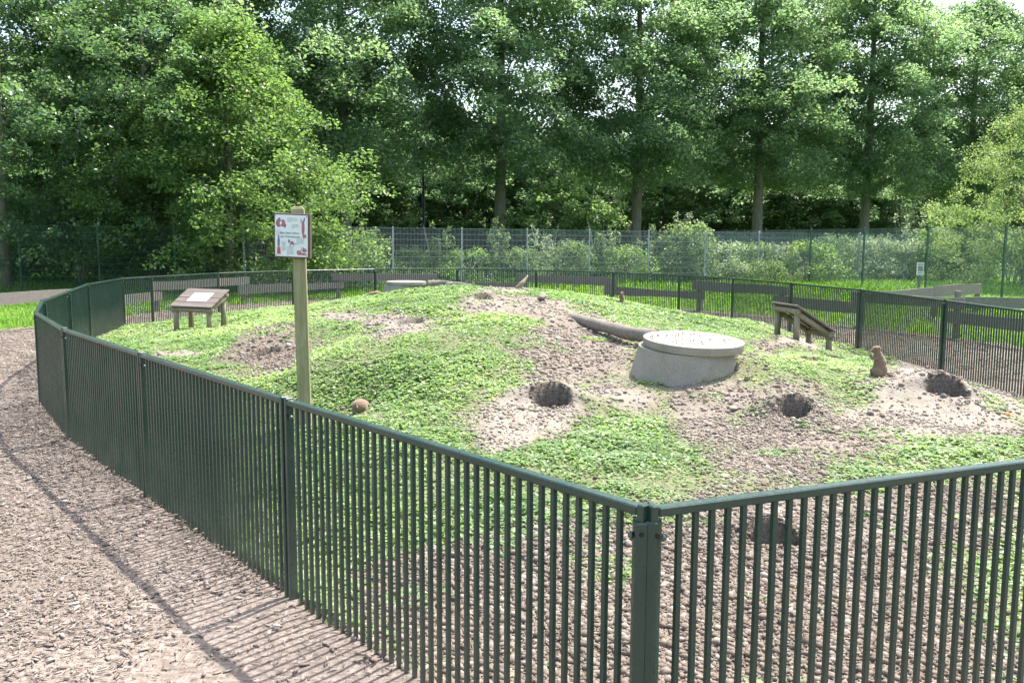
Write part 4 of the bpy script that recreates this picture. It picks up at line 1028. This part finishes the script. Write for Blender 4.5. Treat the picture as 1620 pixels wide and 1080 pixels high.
ft = big((19.4, 33.0, 0), 3, 6.8, 3.3, 330, .07, M['feather'], 'feathery light green tree at the right edge behind the green mesh fence', 430, .5, 110, (.25, .6), name='feathery_tree', tilt=1.0, shell=.6, prof=lambda t: (1.05-.1*t if t < .35 else max(.2, 1.02-(t-.35)*1.15)))
for k in range(7):
    random.seed(900+k); a = random.uniform(2.2, 4.3); z = random.uniform(2.2, 5.0); q = [Vector((0.1, 0, z*.6))]; dv_ = Vector((math.cos(a), math.sin(a)*.6-.2, .35)).normalized()
    for _ in range(6): dv_ = (dv_+Vector((random.uniform(-.3, .3), random.uniform(-.3, .3), random.uniform(-.25, .3)))).normalized(); q.append(q[-1]+dv_*.62)
    m = MB(); m.tube(q, [.035, .03, .024, .018, .013, .009, .004], 6); d2 = (dv_+Vector((-.2, 0, .6))).normalized(); m.tube([q[4], q[4]+d2*.35, q[4]+d2*.7+Vector((-.1, 0, 0))], [.012, .008, .003], 5)
    m.build('bare_branch', M['twig'], ft, True)
big((19.0, 37.5, 0), 4, 3.3, 1.6, 150, .10, M['lightleaf'], 'round bright green bush left of the feathery tree', 440, .2, 80, (.3, .5), name='bush')
big((2.3, 39.5, 0), 4, 4.6, 2.2, 110, .13, M['lightleaf'], 'small yellow green tree with spreading twigs between the centre linden trunks', 450, 2.2, 60, (.3, .6), name='small_tree', shell=.4)

# shrubs behind the silver fence
def shrub_mesh(seed, h, rad, n, leaf, per=45, spiky=False):
    r_ = np.random.default_rng(seed); cl = []
    for _ in range(n):
        if spiky:
            a = r_.uniform(0, 6.28); q = r_.random(); t = r_.random(); hh = h*(.55+.45*r_.random()); cl.append((rad*q*math.cos(a)*(.5+.5*t), rad*q*math.sin(a)*(.5+.5*t), hh*t+.1, .14+.1*(1-t), .2, r_.uniform(.3, .8)))
        else:
            t = r_.random()**.8; a = r_.uniform(0, 6.28); q = rad*math.sqrt(1-t*t*.85)*(.5+.5*r_.random()); cl.append((q*math.cos(a), q*math.sin(a), h*t, r_.uniform(.2, .42), .2, r_.uniform(.25, .75)))
    cm = crown_mesh('foliage', cl, per, leaf, .9, seed+5, .3); m = MB(); random.seed(seed)
    for k in range(7):
        a = random.uniform(0, 6.28); q = rad*random.uniform(.2, .8); z = h*random.uniform(.7, 1.02)
        m.tube([(q*.15*math.cos(a), q*.15*math.sin(a), -.05), (q*.5*math.cos(a), q*.5*math.sin(a), z*.5), (q*math.cos(a), q*math.sin(a), z)], [.02, .014, .004], 6)
    me = bpy.data.meshes.new('stem'); me.from_pydata(m.v, [], m.f); me.materials.append(M['twig']); return cm, me
SM = [shrub_mesh(500, 1.9, 1.2, 75, .085), shrub_mesh(510, 2.6, .9, 60, .08, 40, True), shrub_mesh(520, 1.3, 1.3, 70, .075), shrub_mesh(530, 3.0, .75, 48, .09, 45, True)]
SH = [  # px, Y, variant, scale, material, label
    (505, 31.5, 2, 1.0, 'shrub', 'low shrub at the left end of the silver fence, under the hazel tree'), (590, 33, 1, 1.05, 'lightleaf', 'upright light green sapling poking over the silver fence near the signpost'),
    (560, 35, 2, 1.0, 'shrub', 'low green bush in the shade left of the lamp post'), (690, 33.2, 1, .95, 'shrub', 'slim leafy shrub by the lamp post behind the silver fence'),
    (650, 35, 0, .8, 'shrub', 'rounded dark bush behind the slim shrub by the lamp post'), (735, 33, 2, 1.1, 'lightleaf', 'bright green nettle clump left of the thickest linden trunk'),
    (785, 34, 3, .92, 'shrub', 'tall shrub in front of the thickest linden trunk'), (830, 33.6, 0, .8, 'shrub', 'bush just right of the thickest linden trunk'), (865, 35.5, 1, 1.0, 'silver', 'greyish leafy stems behind the silver fence above the mound crest'),
    (905, 34.2, 0, .95, 'shrub', 'broad bush left of the ivy flecked linden trunk'), (950, 35, 1, 1.05, 'shrub', 'upright shrub with pale tips next to the ivy flecked trunk'), (985, 34.8, 2, 1.2, 'lightleaf', 'low yellow green brambles at the foot of the ivy flecked trunk'),
    (1030, 36, 3, .85, 'shrub', 'narrow shrub right of the ivy flecked trunk'), (1085, 36, 0, 1.35, 'shrub', 'largest blue green bush rising over the fence above the concrete shaft'), (1090, 36.4, 3, 1.03, 'silver', 'tall pale sprig growing out of the largest blue green bush'),
    (1140, 37, 2, 1.3, 'silver', 'silvery bramble heap right of the largest bush'), (1175, 37.5, 2, 1.3, 'lightleaf', 'yellow green bramble heap before the linden trunk right of the shaft'), (1235, 37.5, 0, .9, 'silver', 'silvery rounded bush behind the meeting of the two mesh fences'),
    (1280, 36.0, 2, 1.35, 'lightleaf', 'yellow green bush at the second dark green fence post'), (1318, 38, 0, 1.1, 'shrub', 'grey green bush left of the forked linden trunk'), (1375, 39, 2, 1.5, 'silver', 'wide silvery bramble at the foot of the forked linden'),
    (1432, 39, 3, 1.05, 'silver', 'tall whitish flowering shrub rising over the fences behind the notice'), (1425, 38, 2, 1.4, 'silver', 'pale bramble low behind the small white notice'), (1490, 39, 0, 1.2, 'shrub', 'green bush right of the notice'),
    (1540, 37, 0, 1.2, 'shrub', 'leafy bush under the feathery tree'), (1600, 34, 0, 1.15, 'lightleaf', 'bright leafy bush at the right edge behind the green mesh fence'), (1215, 35.0, 2, .8, 'shrub', 'small low bush on the lawn side of the crossing fences')]
for px, Y, v, s, mt, lb in SH:
    p = at(px, 400, Y); root = empty('shrub', (p.x, p.y, 0), px*.7); tag(root, lb, 'shrub', 'shrubs behind the mesh fences'); root.scale = (s, s, s)
    cm = SM[v][0].copy(); cm.materials.clear(); link('foliage', cm, M[mt], root); link('stem', SM[v][1], None, root)
for k, px in enumerate((-20, 25, 75, 120, 165, 215, 262, 310, 360, 410, 455)):
    Y = 33+(k % 3)*1.4; p = at(px, 400, Y); root = empty('undergrowth_bush', (p.x, p.y, 0), k*1.1); root.scale = (1.7, 1.7, 1.55+.2*(k % 2))
    tag(root, 'dark bush in deep shade under the big left trees by the wire fence', 'bush', 'dark bushes under the left trees')
    cm = SM[0 if k % 2 else 2][0].copy(); cm.materials.clear(); link('foliage', cm, M['wood'], root); link('stem', SM[0][1], None, root)
# undergrowth stuff: weeds along both mesh fences
def weeds():
    global rng
    rng = np.random.default_rng(77); n = 52000; x = rng.uniform(-16, 26, n); y0 = 29.835+.3443*(x+6.546); y = y0+.25+rng.random(n)**1.3*6
    k = inview(x, y) & (x > -10); x, y = x[k], y[k]
    h = np.clip(.55+fbm(x, y, 1.3, 3, 401)*1.1, .08, 1.5)*sstep(0, .8, y-(29.835+.3443*(x+6.546))+.4); z = h*rng.random(len(x))**.8
    ex, ey, ez = rot_frames(len(x), .9); t = np.clip(.5+fbm(x, y, 2, 3, 402)*.7+rng.normal(0, .15, len(x)), 0, 1)
    V, Fc, T = leaves(np.stack([x, y, z], 1), ex, ey, ez, .085*rng.uniform(.5, 1.4, len(x)), t, .3, .6)
    o = link('weeds', np_mesh('weeds', V, Fc, False, {'tint': T}), M['shrub']); tag(o, kind='stuff', cat='plants', label='tangle of nettles and weeds behind the silver mesh fence')
weeds()

# ------------------------------------------------------------------ light
SUN_EL, SUN_AZ = R(63), R(44)     # azimuth from +Y towards +X
w = bpy.data.worlds.new('World'); scene.world = w; w.use_nodes = True; nt = w.node_tree
sky = nt.nodes.new('ShaderNodeTexSky'); sky.sky_type = 'NISHITA'; sky.sun_disc = False; sky.sun_elevation = SUN_EL; sky.sun_rotation = SUN_AZ
sky.air_density = 1.2; sky.dust_density = 3.5; sky.ozone_density = 1.0; sky.altitude = 0
bg = nt.nodes['Background']; nt.links.new(sky.outputs[0], bg.inputs[0]); bg.inputs[1].default_value = .15
sd = bpy.data.lights.new('sun', 'SUN'); sd.energy = 3.4; sd.angle = R(.53); sd.color = (1, .955, .89)
so = bpy.data.objects.new('sun', sd); COL.objects.link(so)
dv = Vector((math.sin(SUN_AZ)*math.cos(SUN_EL), math.cos(SUN_AZ)*math.cos(SUN_EL), math.sin(SUN_EL)))
so.rotation_euler = dv.to_track_quat('Z', 'Y').to_euler(); so.location = dv*60
scene.view_settings.view_transform = 'Standard'; scene.view_settings.look = 'None'; scene.view_settings.exposure = 1.62; scene.view_settings.gamma = 1
cy = scene.cycles; cy.max_bounces = 8; cy.diffuse_bounces = 4; cy.glossy_bounces = 3; cy.transmission_bounces = 4; cy.sample_clamp_indirect = 6
